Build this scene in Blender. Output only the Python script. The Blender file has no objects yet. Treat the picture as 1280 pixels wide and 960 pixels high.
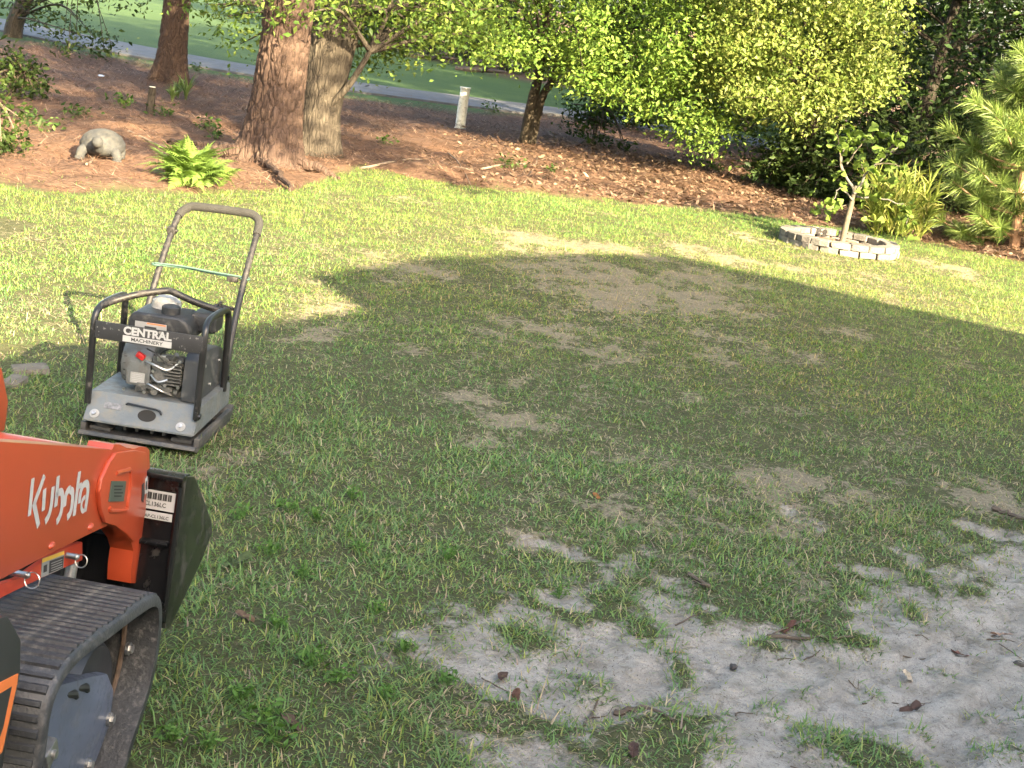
import bpy, bmesh, math, random
import numpy as np
from mathutils import Vector, Matrix
rng = np.random.default_rng(7); random.seed(7)
SC = bpy.context.scene; COL = SC.collection
R = math.radians
# ------------------------------------------------------------------ camera, sky, sun, exposure
PITCH, ROLL, CAMH, FPX = 14.0, 8.0, 1.55, 1900.0
cd = bpy.data.cameras.new('camera'); cam = bpy.data.objects.new('camera', cd); COL.objects.link(cam)
cd.sensor_fit = 'HORIZONTAL'; cd.sensor_width = 36.0; cd.lens = 36.0*FPX/1280.0; cd.clip_end = 1500; cd.clip_start = .05
cam.matrix_world = Matrix.Translation((0,0,CAMH)) @ (Matrix.Rotation(R(90-PITCH),4,'X') @ Matrix.Rotation(R(ROLL),4,'Z'))
SC.camera = cam
SUN_EL, SUN_AZ = 24.0, 148.0                       # azimuth clockwise from +Y: behind the viewer, to the right
SD = np.array([math.sin(R(SUN_AZ)), math.cos(R(SUN_AZ))])   # horizontal direction towards the sun
w = bpy.data.worlds.new('World'); SC.world = w; w.use_nodes = True
nt = w.node_tree; bg = nt.nodes['Background']
sky = nt.nodes.new('ShaderNodeTexSky'); sky.sky_type = 'NISHITA'; sky.sun_disc = False
sky.sun_elevation = R(SUN_EL); sky.sun_rotation = R(SUN_AZ); sky.air_density = 1.0; sky.dust_density = 4.0; sky.ozone_density = .5
nt.links.new(sky.outputs[0], bg.inputs[0]); bg.inputs[1].default_value = 0.118
sl = bpy.data.lights.new('sun', 'SUN'); sl.energy = 4.55; sl.angle = R(.45); sl.color = (1.0, .84, .55)
so = bpy.data.objects.new('sun', sl); COL.objects.link(so); so.location = (6,-8,12)
so.rotation_euler = Vector((-SD[0]*math.cos(R(SUN_EL)), -SD[1]*math.cos(R(SUN_EL)), -math.sin(R(SUN_EL)))).to_track_quat('-Z','Y').to_euler()
SC.view_settings.view_transform = 'Standard'; SC.view_settings.look = 'None'
SC.view_settings.exposure = 3.4; SC.view_settings.gamma = 1.0; SC.view_settings.use_curve_mapping = False
SC.view_settings.use_white_balance = True; SC.view_settings.white_balance_temperature = 6900; SC.view_settings.white_balance_tint = 10
SC.render.engine = 'CYCLES'
SC.cycles.max_bounces = 6; SC.cycles.diffuse_bounces = 3; SC.cycles.glossy_bounces = 2; SC.cycles.transmission_bounces = 4; SC.cycles.transparent_max_bounces = 4
SC.cycles.use_denoising = True

# ------------------------------------------------------------------ measuring helpers (picture measurements -> metres)
CM = np.array(cam.matrix_world.to_3x3()); CC = np.array([0,0,CAMH])
def ray(x, y): return CM @ np.array([(x-640)/FPX, -(y-480)/FPX, -1.0])
def G(x, y, z=0.0):
    d = ray(x, y); return CC + d*((z-CAMH)/d[2])
def AT(x, y, Y):
    d = ray(x, y); return CC + d*(Y/d[1])

# ------------------------------------------------------------------ noise
def _h(ix, iy, s):
    n = (ix.astype(np.int64)*374761393 + iy.astype(np.int64)*668265263 + s*974634777) & 0x7fffffff
    n = ((n ^ (n >> 13))*1274126177) & 0x7fffffff
    return ((n ^ (n >> 16)) & 0xffff)/65535.0
def vn(x, y, s=0):
    x = np.asarray(x, float); y = np.asarray(y, float)
    ix = np.floor(x); iy = np.floor(y); fx = x-ix; fy = y-iy
    fx = fx*fx*(3-2*fx); fy = fy*fy*(3-2*fy)
    a = _h(ix,iy,s); b = _h(ix+1,iy,s); c = _h(ix,iy+1,s); d = _h(ix+1,iy+1,s)
    return (a*(1-fx)+b*fx)*(1-fy) + (c*(1-fx)+d*fx)*fy
def fbm(x, y, s=0, o=4):
    t = 0; a = .5; n = 0
    for k in range(o):
        t = t + a*vn(x*2**k+17*k, y*2**k-9*k, s+k); n += a; a *= .5
    return t/n
def sstep(a, b, x):
    t = np.clip((x-a)/(b-a), 0, 1); return t*t*(3-2*t)

# ------------------------------------------------------------------ mesh helpers
def big(name, v, f, col=None, smooth=False, attrs=None):
    """v (N,3), f (M,k) with one k; fast"""
    me = bpy.data.meshes.new(name); v = np.ascontiguousarray(v, np.float32); f = np.ascontiguousarray(f, np.int32)
    me.vertices.add(len(v)); me.vertices.foreach_set('co', v.ravel())
    k = f.shape[1]; me.loops.add(f.size); me.loops.foreach_set('vertex_index', f.ravel())
    me.polygons.add(len(f)); me.polygons.foreach_set('loop_start', np.arange(0, f.size, k, dtype=np.int32))
    me.update(calc_edges=True)
    if smooth: me.polygons.foreach_set('use_smooth', np.ones(len(f), bool))
    if col is not None:
        c = np.ones((len(v),4), np.float32); c[:,:3] = col
        me.attributes.new('tint','FLOAT_COLOR','POINT').data.foreach_set('color', c.ravel())
    for n, a in (attrs or {}).items():
        me.attributes.new(n,'FLOAT','POINT').data.foreach_set('value', np.ascontiguousarray(a, np.float32))
    me.update(); return me
def link(name, me, mat=None, parent=None):
    o = bpy.data.objects.new(name, me); COL.objects.link(o)
    if mat is not None and me is not None and len(me.materials) == 0: me.materials.append(mat)
    if parent is not None: o.parent = parent
    return o
def thing(name, label, cat, loc=(0,0,0), rz=0.0, group=None):
    o = bpy.data.objects.new(name, None); COL.objects.link(o); o.empty_display_size = .1
    o.location = loc; o.rotation_euler = (0,0,rz); return tag(o, label, cat, group)
def tag(o, label=None, cat=None, group=None, kind=None):
    if label: o['label'] = label
    if cat: o['category'] = cat
    if group: o['group'] = group
    if kind: o['kind'] = kind
    return o
def bm_box(bm, c, s, rot=None, bev=0.0, seg=2):
    t = bmesh.new(); bmesh.ops.create_cube(t, size=1.0)
    bmesh.ops.scale(t, vec=s, verts=t.verts)
    if bev: bmesh.ops.bevel(t, geom=t.edges[:], offset=bev, segments=seg, profile=.6, affect='EDGES')
    if rot is not None: bmesh.ops.transform(t, matrix=rot, verts=t.verts)
    bmesh.ops.translate(t, vec=c, verts=t.verts); _merge(bm, t)
def _merge(bm, t):
    m = bpy.data.meshes.new('tmp'); t.to_mesh(m); t.free(); bm.from_mesh(m); bpy.data.meshes.remove(m)
def bm_prism(bm, poly, axis, a0, a1, bev=0.0, seg=2):
    """poly: 2-D outline; axis 'x': (y,z) at x, 'y': (x,z), 'z': (x,y)"""
    t = bmesh.new()
    def P(p, a): return {'x':(a,p[0],p[1]), 'y':(p[0],a,p[1]), 'z':(p[0],p[1],a)}[axis]
    v0 = [t.verts.new(P(p,a0)) for p in poly]; v1 = [t.verts.new(P(p,a1)) for p in poly]
    n = len(poly); t.faces.new(v0); t.faces.new(v1[::-1])
    for i in range(n): t.faces.new((v0[i], v1[i], v1[(i+1)%n], v0[(i+1)%n]))
    bmesh.ops.recalc_face_normals(t, faces=t.faces)
    if bev:
        es = [e for e in t.edges if len(e.link_faces)==2 and e.calc_face_angle(0) > .45]
        bmesh.ops.bevel(t, geom=es, offset=bev, segments=seg, profile=.6, affect='EDGES', clamp_overlap=True)
    bmesh.ops.triangulate(t, faces=[f for f in t.faces if len(f.verts) > 4])
    _merge(bm, t)
def tube_arrays(pts, rad, n=8, caps=True):
    pts = np.asarray(pts, float); k = len(pts); rad = np.broadcast_to(np.asarray(rad, float), (k,))
    tan = np.gradient(pts, axis=0); tan /= np.linalg.norm(tan, axis=1)[:,None]+1e-9
    up = np.array([0,0,1.0]) if abs(tan[0][2]) < .9 else np.array([1.0,0,0])
    nx = np.cross(tan[0], up); nx /= np.linalg.norm(nx)
    V = []; th = np.linspace(0, 2*math.pi, n, endpoint=False)
    for i in range(k):
        nx = nx - tan[i]*np.dot(nx, tan[i]); nx /= np.linalg.norm(nx)+1e-9; ny = np.cross(tan[i], nx)
        V.append(pts[i] + rad[i]*(np.cos(th)[:,None]*nx + np.sin(th)[:,None]*ny))
    V = np.concatenate(V); F = []
    for i in range(k-1):
        for j in range(n): F.append((i*n+j, i*n+(j+1)%n, (i+1)*n+(j+1)%n, (i+1)*n+j))
    return V, F
def bm_tube(bm, pts, rad, n=8, closed=False, caps=True):
    if closed: pts = list(pts)+[pts[0], pts[1]]
    V, F = tube_arrays(pts, rad, n)
    vs = [bm.verts.new(v) for v in V]
    for f in F: bm.faces.new([vs[i] for i in f])
    if caps and not closed:
        bm.faces.new(vs[:n][::-1]); bm.faces.new(vs[-n:])
def bm_cyl(bm, p0, p1, r0, r1=None, n=20): bm_tube(bm, [p0, p1], [r0, r0 if r1 is None else r1], n)
def bm_ell(bm, c, s, u=18, v=12, rot=None):
    t = bmesh.new(); bmesh.ops.create_uvsphere(t, u_segments=u, v_segments=v, radius=1.0)
    bmesh.ops.scale(t, vec=s, verts=t.verts)
    if rot is not None: bmesh.ops.transform(t, matrix=rot, verts=t.verts)
    bmesh.ops.translate(t, vec=c, verts=t.verts); _merge(bm, t)
def done(name, bm, mat, parent=None, ang=35, smooth=True):
    me = bpy.data.meshes.new(name); bmesh.ops.recalc_face_normals(bm, faces=bm.faces); bm.to_mesh(me); bm.free()
    if smooth:
        me.polygons.foreach_set('use_smooth', np.ones(len(me.polygons), bool)); me.set_sharp_from_angle(angle=R(ang))
    return link(name, me, mat, parent)
def smooth_path(pts, n=6, closed=False):
    P = [np.asarray(p, float) for p in pts]; out = []; m = len(P)
    for i in range(m if closed else m-1):
        p1 = P[i]; p2 = P[(i+1)%m]
        p0 = P[i-1] if (closed or i > 0) else 2*p1-p2
        p3 = P[(i+2)%m] if (closed or i+2 < m) else 2*p2-p1
        for t in np.linspace(0, 1, n, endpoint=False):
            out.append(.5*((2*p1)+(-p0+p2)*t+(2*p0-5*p1+4*p2-p3)*t*t+(-p0+3*p1-3*p2+p3)*t**3))
    if not closed: out.append(P[-1])
    return np.array(out)

# ------------------------------------------------------------------ materials
def newmat(name):
    m = bpy.data.materials.new(name); m.use_nodes = True; nt = m.node_tree
    return m, nt, nt.nodes['Principled BSDF'], nt.nodes['Material Output']
def nd(nt, t, **k):
    n = nt.nodes.new(t)
    for a, v in k.items(): setattr(n, a, v)
    return n
def noise_of(nt, scale, detail=4, vec=None, rough=.55):
    n = nd(nt,'ShaderNodeTexNoise'); n.inputs['Scale'].default_value = scale; n.inputs['Detail'].default_value = detail; n.inputs['Roughness'].default_value = rough
    if vec is not None: nt.links.new(vec, n.inputs['Vector'])
    return n
def ramp_of(nt, fac, stops):
    r = nd(nt,'ShaderNodeValToRGB'); e = r.color_ramp.elements
    while len(e) < len(stops): e.new(.5)
    for i,(p,c) in enumerate(stops): e[i].position = p; e[i].color = (*c,1) if len(c)==3 else c
    nt.links.new(fac, r.inputs[0]); return r
def mixc(nt, fac, a, b, mode='MIX'):
    m = nd(nt,'ShaderNodeMix', data_type='RGBA', blend_type=mode)
    for s, v in ((0,fac),(6,a),(7,b)):
        if hasattr(v,'is_output') or isinstance(v, bpy.types.NodeSocket): nt.links.new(v, m.inputs[s])
        else: m.inputs[s].default_value = v if s==0 else (*v,1)
    return m.outputs[2]
def bump_of(nt, h, strength, dist, bsdf, prev=None):
    b = nd(nt,'ShaderNodeBump'); b.inputs['Strength'].default_value = strength; b.inputs['Distance'].default_value = dist
    nt.links.new(h, b.inputs['Height'])
    if prev is not None: nt.links.new(prev, b.inputs['Normal'])
    nt.links.new(b.outputs[0], bsdf.inputs['Normal']); return b.outputs[0]
def M(name, col, rough=.55, metal=0.0, var=.2, scale=12, dirt=None, dirt_amt=.35, dscale=18, bump=.0, bscale=120, spec=.5, coat=0.0):
    m, nt, b, out = newmat(name); tc = nd(nt,'ShaderNodeTexCoord'); v = tc.outputs['Object']
    n = noise_of(nt, scale, 5, v)
    lo = tuple(c*(1-var) for c in col); hi = tuple(min(1,c*(1+var)) for c in col)
    c = ramp_of(nt, n.outputs[0], [(.3,lo),(.7,hi)]).outputs[0]
    if dirt is not None:
        d = noise_of(nt, dscale, 8, v, .7); r = ramp_of(nt, d.outputs[0], [(.62-dirt_amt*.35,(0,0,0)),(.72,(1,1,1))])
        c = mixc(nt, r.outputs[0], c, dirt)
        rr = nd(nt,'ShaderNodeMapRange'); nt.links.new(r.outputs[0], rr.inputs[0]); rr.inputs[3].default_value = rough; rr.inputs[4].default_value = .9
        nt.links.new(rr.outputs[0], b.inputs['Roughness'])
    else: b.inputs['Roughness'].default_value = rough
    nt.links.new(c, b.inputs['Base Color']); b.inputs['Metallic'].default_value = metal
    b.inputs['Specular IOR Level'].default_value = spec; b.inputs['Coat Weight'].default_value = coat; b.inputs['Coat Roughness'].default_value = .12
    if bump: bump_of(nt, noise_of(nt, bscale, 5, v).outputs[0], bump, .01, b)
    return m
def leafmat(name, trans=.35, rough=.5, spec=.35):
    m, nt, b, out = newmat(name)
    a = nd(nt,'ShaderNodeAttribute', attribute_name='tint')
    nt.links.new(a.outputs['Color'], b.inputs['Base Color']); b.inputs['Roughness'].default_value = rough; b.inputs['Specular IOR Level'].default_value = spec
    t = nd(nt,'ShaderNodeBsdfTranslucent')
    c = mixc(nt, 1.0, a.outputs['Color'], (1.15,1.2,.55), 'MULTIPLY'); nt.links.new(c, t.inputs[0])
    mx = nd(nt,'ShaderNodeMixShader'); mx.inputs[0].default_value = trans
    nt.links.new(b.outputs[0], mx.inputs[1]); nt.links.new(t.outputs[0], mx.inputs[2]); nt.links.new(mx.outputs[0], out.inputs[0])
    return m
def barkmat(name, c0, c1, c2, cell=16.0, sz=.35, bump=.9):
    m, nt, b, out = newmat(name); tc = nd(nt,'ShaderNodeTexCoord'); mp = nd(nt,'ShaderNodeMapping'); mp.inputs['Scale'].default_value = (1,1,sz)
    nt.links.new(tc.outputs['Object'], mp.inputs[0]); nz = noise_of(nt, 6, 3, mp.outputs[0])
    wv = mixc(nt, .12, mp.outputs[0], nz.outputs['Color'])
    vo = nd(nt,'ShaderNodeTexVoronoi', feature='DISTANCE_TO_EDGE'); vo.inputs['Scale'].default_value = cell; nt.links.new(wv, vo.inputs['Vector'])
    fine = noise_of(nt, 60, 6, mp.outputs[0], .7); broad = noise_of(nt, 3, 3, tc.outputs['Object'])
    base = ramp_of(nt, fine.outputs[0], [(.3,c1),(.7,c2)]).outputs[0]
    base = mixc(nt, ramp_of(nt, broad.outputs[0], [(.35,(0,0,0)),(.7,(.5,.5,.5))]).outputs[0], base, c1)
    crack = ramp_of(nt, vo.outputs[0], [(.0,(.75,.75,.75)),(.05,(0,0,0))]).outputs[0]
    nt.links.new(mixc(nt, crack, base, c0), b.inputs['Base Color']); b.inputs['Roughness'].default_value = .9; b.inputs['Specular IOR Level'].default_value = .2
    h = ramp_of(nt, vo.outputs[0], [(0,(0,0,0)),(.25,(1,1,1))]).outputs[0]
    p = bump_of(nt, h, bump, .015, b); bump_of(nt, fine.outputs[0], .5, .006, b, p)
    return m
LEAF = leafmat('leaf', .35, .55, .2); GRASS = leafmat('grass_blade', .42, .5, .3); NEEDLE = leafmat('needle', .22, .45, .4)
STRAW = leafmat('dry_straw', .1, .8, .15)
BARK_PINE = barkmat('pine_bark', (0.01786,0.01205,0.009821), (0.04687,0.02946,0.02321), (0.08258,0.0558,0.04464), 30, .3, .6)
BARK_OAK = barkmat('oak_bark', (0.01562,0.01339,0.01071), (0.04241,0.03482,0.02768), (0.07812,0.06609,0.05268), 34, .22, .6)
BARK_THIN = barkmat('thin_bark', (0.0154,0.01232,0.009625), (0.02888,0.0231,0.01733), (0.0539,0.04428,0.03273), 60, .3, .5)
BARK_DARK = barkmat('dark_bark', (.012,.01,.009), (.022,.019,.016), (.045,.038,.03), 30, .3, .5)
TWIG = M('twig', (.075,.056,.042), .9, var=.4, scale=30)

# ------------------------------------------------------------------ the ground
def wpoly(pts): return np.array([G(*p)[:2] for p in pts])
BED = np.array([[-14,9.6],[-6,9.3]] + [list(G(*p)[:2]) for p in ((-80,222),(0,225),(70,238),(180,240),(290,238),(365,241),(410,224),(450,208),(520,222),(600,234),(700,240),(800,252),(900,266),(960,276),(1010,284),(1090,290),(1180,307),(1290,332),(1400,350))] + [[9,12.4],[16,12]])
BED = BED[np.argsort(BED[:,0])]
def inpoly(x, y, P):
    ins = np.zeros(np.shape(x), bool); j = len(P)-1
    for i in range(len(P)):
        a, b = P[i], P[j]; c = ((a[1] > y) != (b[1] > y))
        with np.errstate(divide='ignore', invalid='ignore'): xi = (b[0]-a[0])*(y-a[1])/(b[1]-a[1]+1e-12)+a[0]
        ins ^= c & (x < xi); j = i
    return ins
def sdist(x, y, P):
    """signed distance, positive inside"""
    d = np.full(np.shape(x), 1e9); n = len(P)
    for i in range(n):
        a = P[i]; b = P[(i+1)%n]; e = b-a; t = np.clip(((x-a[0])*e[0]+(y-a[1])*e[1])/(e@e), 0, 1)
        d = np.minimum(d, np.hypot(x-a[0]-t*e[0], y-a[1]-t*e[1]))
    return np.where(inpoly(x, y, P), d, -d)
SAND = wpoly([(545,838),(600,792),(690,765),(760,746),(800,738),(840,728),(880,734),(930,742),(985,748),(1040,728),(1090,745),(1150,728),(1200,700),(1240,690),(1330,680),(1480,760),(1500,1100),(500,1150),(640,930),(600,862)])
def ell(x, y, px, py, rx, ry):
    """soft blob at a spot measured in the picture, sized in metres"""
    c = G(px, py); return np.exp(-(((x-c[0])/rx)**2+((y-c[1])/ry)**2))
ISL = [(850,915,.12,.20,1.2),(815,945,.12,.14,1.0),(1045,920,.16,.14,1.15),(1110,945,.12,.1,.9),(853,840,.035,.14,1.2),(985,765,.17,.10,1.0),(955,805,.06,.05,1.0),(1040,790,.05,.08,.7),(1143,768,.03,.07,1.2),(1255,930,.10,.06,.9),(725,760,.12,.08,1.1),(660,800,.06,.06,.7),(1210,735,.05,.05,.6),(690,925,.06,.06,.5),(1180,835,.04,.04,.5),(900,895,.05,.06,.8),(960,880,.06,.07,.8),(1090,860,.05,.06,.7),(1150,905,.06,.06,.8),(740,860,.05,.06,.7),(620,900,.07,.07,.9),(1000,860,.04,.05,.7),(800,790,.05,.06,.7),(885,775,.05,.06,.8),(1080,800,.06,.05,.7),(1230,880,.05,.05,.6)]
def sand_sunspot_mask(x, y, isl=1.0, grow=0.0):
    n = (fbm(x*3.1, y*2.2, 11)-.5)*.66 + (fbm(x*11, y*8, 12)-.5)*.55 + (fbm(x*31, y*24, 13)-.5)*.30
    s = sdist(x, y, SAND) - .05 + n*.85 + grow
    for (px,py,rx,ry,k) in ISL: s = s - ell(x,y,px,py,rx,ry)*.72*k*isl
    m = sstep(-.20, .26, s)
    for (px,py,rx,ry,k) in ((1050,703,.20,.08,.55),(670,672,.07,.07,.5),(735,692,.14,.07,.35),(690,745,.14,.08,.5),(1230,660,.22,.12,.45),(960,640,.3,.12,.3)):  # the smallest blob pales the painted sunlit spot on the lawn
        m = np.maximum(m, sstep(.25,.75, ell(x,y,px,py,rx,ry)*k + (fbm(x*12,y*9,21)-.5)*2.0*ell(x,y,px,py,rx*1.8,ry*1.8)))
    return m
def bed_s(x, y): return y - np.interp(x, BED[:,0], BED[:,1]) + (fbm(x*2.5,y*2.5,31)-.5)*.7 + (fbm(x*9,y*9,33)-.5)*.4
def bed_far(x): return np.interp(x, [-14,-9,-6.4,-5,-3,-1.2,0,40], [23.2,22.8,21.9,21.2,20.3,20.9,22.5,21.8])
def mulchmask(x, y):
    m = sstep(-.06,.14, bed_s(x,y)) * (1-sstep(-.4,.4, y-bed_far(x)+(fbm(x*1.5,y*1.5,35)-.5)*1.4))
    bank = sstep(-.8,.8, y-np.interp(x,[-30,-9,-6,-3.4,-.9,2.7,8,20],[70,62,48,36.0,32.4,31.2,30.5,29]) + (fbm(x*.7,y*.7,36)-.5)*2)
    return np.maximum(m, bank)
def fairmask(x, y): return sstep(-.4,.4, y-bed_far(x))*(1-mulchmask(x,y))
def dry_sunspot_mask(x, y):
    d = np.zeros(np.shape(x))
    for (px,py,rx,ry,k) in ((730,306,.75,.30,1.1),(640,308,.35,.22,.7),(900,320,.5,.4,.9),(790,365,.75,.85,1.1),(880,350,.5,.5,.8),(700,420,.55,.6,.7),(620,520,.3,.35,.75),(560,480,.3,.4,.4),(490,400,.2,.2,.3),(960,300,.5,.35,.8),(1150,330,.9,.4,.45),(1020,320,.4,.3,.5),(640,600,.25,.25,.3),(660,675,.12,.12,1.0),(520,440,.25,.2,.45),(400,470,.12,.2,.4),(50,300,.4,.7,.35),(140,420,.2,.3,.5),(60,390,.3,.4,.35),(1060,470,.3,.3,.35),(1240,620,.3,.3,.7),(1000,600,.4,.25,.55),(760,640,.3,.15,.4),(1150,560,.35,.3,.45),(930,660,.3,.12,.5),(820,690,.25,.12,.5)):  # one small near-lawn blob paints a sunlit spot into the colour
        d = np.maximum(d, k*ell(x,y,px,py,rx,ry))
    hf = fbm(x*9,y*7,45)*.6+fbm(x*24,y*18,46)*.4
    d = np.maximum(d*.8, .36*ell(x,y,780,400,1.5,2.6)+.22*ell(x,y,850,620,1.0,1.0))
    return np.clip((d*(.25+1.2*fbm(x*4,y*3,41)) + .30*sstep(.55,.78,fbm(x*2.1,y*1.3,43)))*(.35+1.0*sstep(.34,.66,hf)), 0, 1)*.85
TR = [(G(700,955)[:2],G(905,800)[:2],.11),(G(1285,770)[:2],G(1010,905)[:2],.10),(G(1290,850)[:2],G(1150,960)[:2],.09)]
def tread(x, y):
    z = 0
    for a,b,hw in TR:      # shallow wheel prints pressed into the sand
        e = (b-a)/np.linalg.norm(b-a); al = (x-a[0])*e[0]+(y-a[1])*e[1]; ac = (x-a[0])*-e[1]+(y-a[1])*e[0]
        m = sstep(hw,hw*.7,np.abs(ac))*sstep(-.1,.1,al)*sstep(np.linalg.norm(b-a)+.1,np.linalg.norm(b-a)-.1,al)
        z = z + m*(-.010+.005*np.sign(np.sin(al*150+np.abs(ac)*60))) + .008*np.exp(-((np.abs(ac)-hw)/.018)**2)*(m*0+sstep(-.1,.1,al)*sstep(np.linalg.norm(b-a)+.1,np.linalg.norm(b-a)-.1,al))
    return z
def hz(x, y):
    x = np.asarray(x, float); y = np.asarray(y, float)
    near = 1-sstep(14,26,y)
    z = (fbm(x*.9,y*.9,51,3)-.5)*.05*near
    s = sand_sunspot_mask(x,y)*(y < 7)
    z = z - s*.022 + s*((fbm(x*5,y*5,52)-.5)*.045 + (fbm(x*15,y*15,57,3)-.5)*.020 + (fbm(x*34,y*34,53,2)-.5)*.008 + tread(x,y))
    z = z + (1-s)*(fbm(x*14,y*14,54,2)-.5)*.014*near
    m = mulchmask(x,y)*(y < 24)
    z = z + m*((fbm(x*6,y*6,55)-.5)*.07 + (fbm(x*1.1,y*1.1,56)-.42)*.16)
    z = z + sstep(30,44,y)*sstep(-8,-2,x)*.5*sstep(33,50,y)
    return z
def grad(lo, hi, step, far_lo, far_hi, g=1.18):
    a = list(np.arange(lo, hi+1e-6, step)); s = step
    while a[-1] < far_hi: s *= g; a.append(a[-1]+s)
    s = step; b = [lo]
    while b[-1] > far_lo: s *= g; b.append(b[-1]-s)
    return np.array(b[:0:-1]+a)
gx = np.concatenate([grad(-4.6,-.7,.08,-260,-.75), np.arange(-.7,2.5,.022), grad(2.5,5.4,.08,2.45,260)]); gx = np.unique(np.round(gx[(gx<-.705)|(gx>=-.7)],4))
gy = np.concatenate([grad(1.9,2.0,.05,-120,1.95,1.09), np.arange(2.0,5.2,.022), grad(5.2,14.6,.07,5.15,420,1.09)]); gy = np.unique(np.round(gy,4))
def thin(a):
    o = [a[0]]
    for q in a[1:]:
        if q-o[-1] > .012: o.append(q)
    return np.array(o)
gx = thin(gx); gy = thin(gy)
X, Y = np.meshgrid(gx, gy); x = X.ravel(); y = Y.ravel()
z = hz(x, y); nx_, ny_ = len(gx), len(gy)
i = np.arange(ny_-1)[:,None]*nx_ + np.arange(nx_-1)[None,:]
Fq = np.stack([i, i+1, i+1+nx_, i+nx_], -1).reshape(-1,4)
gme = big('ground', np.stack([x,y,z],1), Fq, smooth=True, attrs=dict(sand=sand_sunspot_mask(x,y,.7,.0)*(y<7.5), mulch=mulchmask(x,y), fair=fairmask(x,y), dry=dry_sunspot_mask(x,y)*(y<15)))  # sand and dry also carry the painted sunlit spot
def ground_mat():
    m, nt, b, out = newmat('ground'); tc = nd(nt,'ShaderNodeTexCoord'); v = tc.outputs['Object']
    at = lambda n: nd(nt,'ShaderNodeAttribute', attribute_name=n).outputs['Fac']
    f1 = noise_of(nt, 90, 6, v, .7); f2 = noise_of(nt, 9, 5, v); f3 = noise_of(nt, 1.2, 4, v); f4 = noise_of(nt, 320, 4, v, .8)
    soil = mixc(nt, f2.outputs[0], ramp_of(nt, f1.outputs[0], [(.3,(.03,.028,.017)),(.7,(.085,.075,.045))]).outputs[0], (.05,.065,.024))
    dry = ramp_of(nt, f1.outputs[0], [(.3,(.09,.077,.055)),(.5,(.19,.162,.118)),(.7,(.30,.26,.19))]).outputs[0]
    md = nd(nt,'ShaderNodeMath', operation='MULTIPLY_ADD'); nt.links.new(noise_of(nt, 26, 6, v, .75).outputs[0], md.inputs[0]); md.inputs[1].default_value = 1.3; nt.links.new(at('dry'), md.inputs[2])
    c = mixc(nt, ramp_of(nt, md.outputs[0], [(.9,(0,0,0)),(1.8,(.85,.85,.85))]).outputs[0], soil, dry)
    mp = nd(nt,'ShaderNodeMapping'); mp.inputs['Scale'].default_value = (22,60,22); mp.inputs['Rotation'].default_value = (0,0,.5); nt.links.new(v, mp.inputs[0])
    st = noise_of(nt, 1.0, 6, mp.outputs[0], .75)
    mul = ramp_of(nt, st.outputs[0], [(.3,(0.01607,0.01071,0.008032)),(.45,(0.07589,0.04464,0.03125)),(.6,(0.1429,0.08928,0.0625)),(.78,(0.241,0.1696,0.125))]).outputs[0]
    mul = mixc(nt, ramp_of(nt, f3.outputs[0], [(.4,(0,0,0)),(.65,(.6,.6,.6))]).outputs[0], mul, (.12,.068,.046))
    c = mixc(nt, at('mulch'), c, mul)
    fa = mixc(nt, ramp_of(nt, f3.outputs[0], [(.35,(0,0,0)),(.7,(1,1,1))]).outputs[0], (.032,.066,.019), (.045,.08,.022))
    fa = mixc(nt, ramp_of(nt, f1.outputs[0], [(.4,(0,0,0)),(.75,(.5,.5,.5))]).outputs[0], fa, (.06,.085,.028))
    c = mixc(nt, at('fair'), c, fa)
    sand = ramp_of(nt, f4.outputs[0], [(.25,(0.1795,0.1667,0.1469)),(.5,(0.2863,0.2665,0.2393)),(.75,(0.376,0.3546,0.3247))]).outputs[0]
    sand = mixc(nt, ramp_of(nt, f2.outputs[0], [(.42,(0,0,0)),(.66,(.75,.75,.75))]).outputs[0], sand, (.165,.15,.128))
    spk = noise_of(nt, 210, 3, v, .6)
    sand = mixc(nt, ramp_of(nt, spk.outputs[0], [(.60,(0,0,0)),(.68,(.8,.8,.8))]).outputs[0], sand, (.07,.06,.05))
    mot = noise_of(nt, 22, 6, v, .7); sand = mixc(nt, ramp_of(nt, mot.outputs[0], [(.5,(0,0,0)),(.7,(.7,.7,.7))]).outputs[0], sand, (.085,.076,.065))
    ms = nd(nt,'ShaderNodeMath', operation='MULTIPLY_ADD'); nt.links.new(noise_of(nt, 45, 6, v, .75).outputs[0], ms.inputs[0]); ms.inputs[1].default_value = 1.1; nt.links.new(at('sand'), ms.inputs[2])
    c = mixc(nt, ramp_of(nt, ms.outputs[0], [(.72,(0,0,0)),(1.12,(1,1,1))]).outputs[0], c, sand)
    nt.links.new(c, b.inputs['Base Color']); b.inputs['Roughness'].default_value = .95; b.inputs['Specular IOR Level'].default_value = .15
    p = bump_of(nt, f1.outputs[0], .6, .012, b); p = bump_of(nt, f4.outputs[0], .5, .004, b, p); bump_of(nt, noise_of(nt, 14, 5, v, .6).outputs[0], .5, .03, b, p)
    return m
GM = ground_mat(); gme.materials.append(GM)
tag(link('ground', gme), 'sandy backyard ground under the lawn, straw bed and fairway', 'ground', kind='structure')
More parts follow.
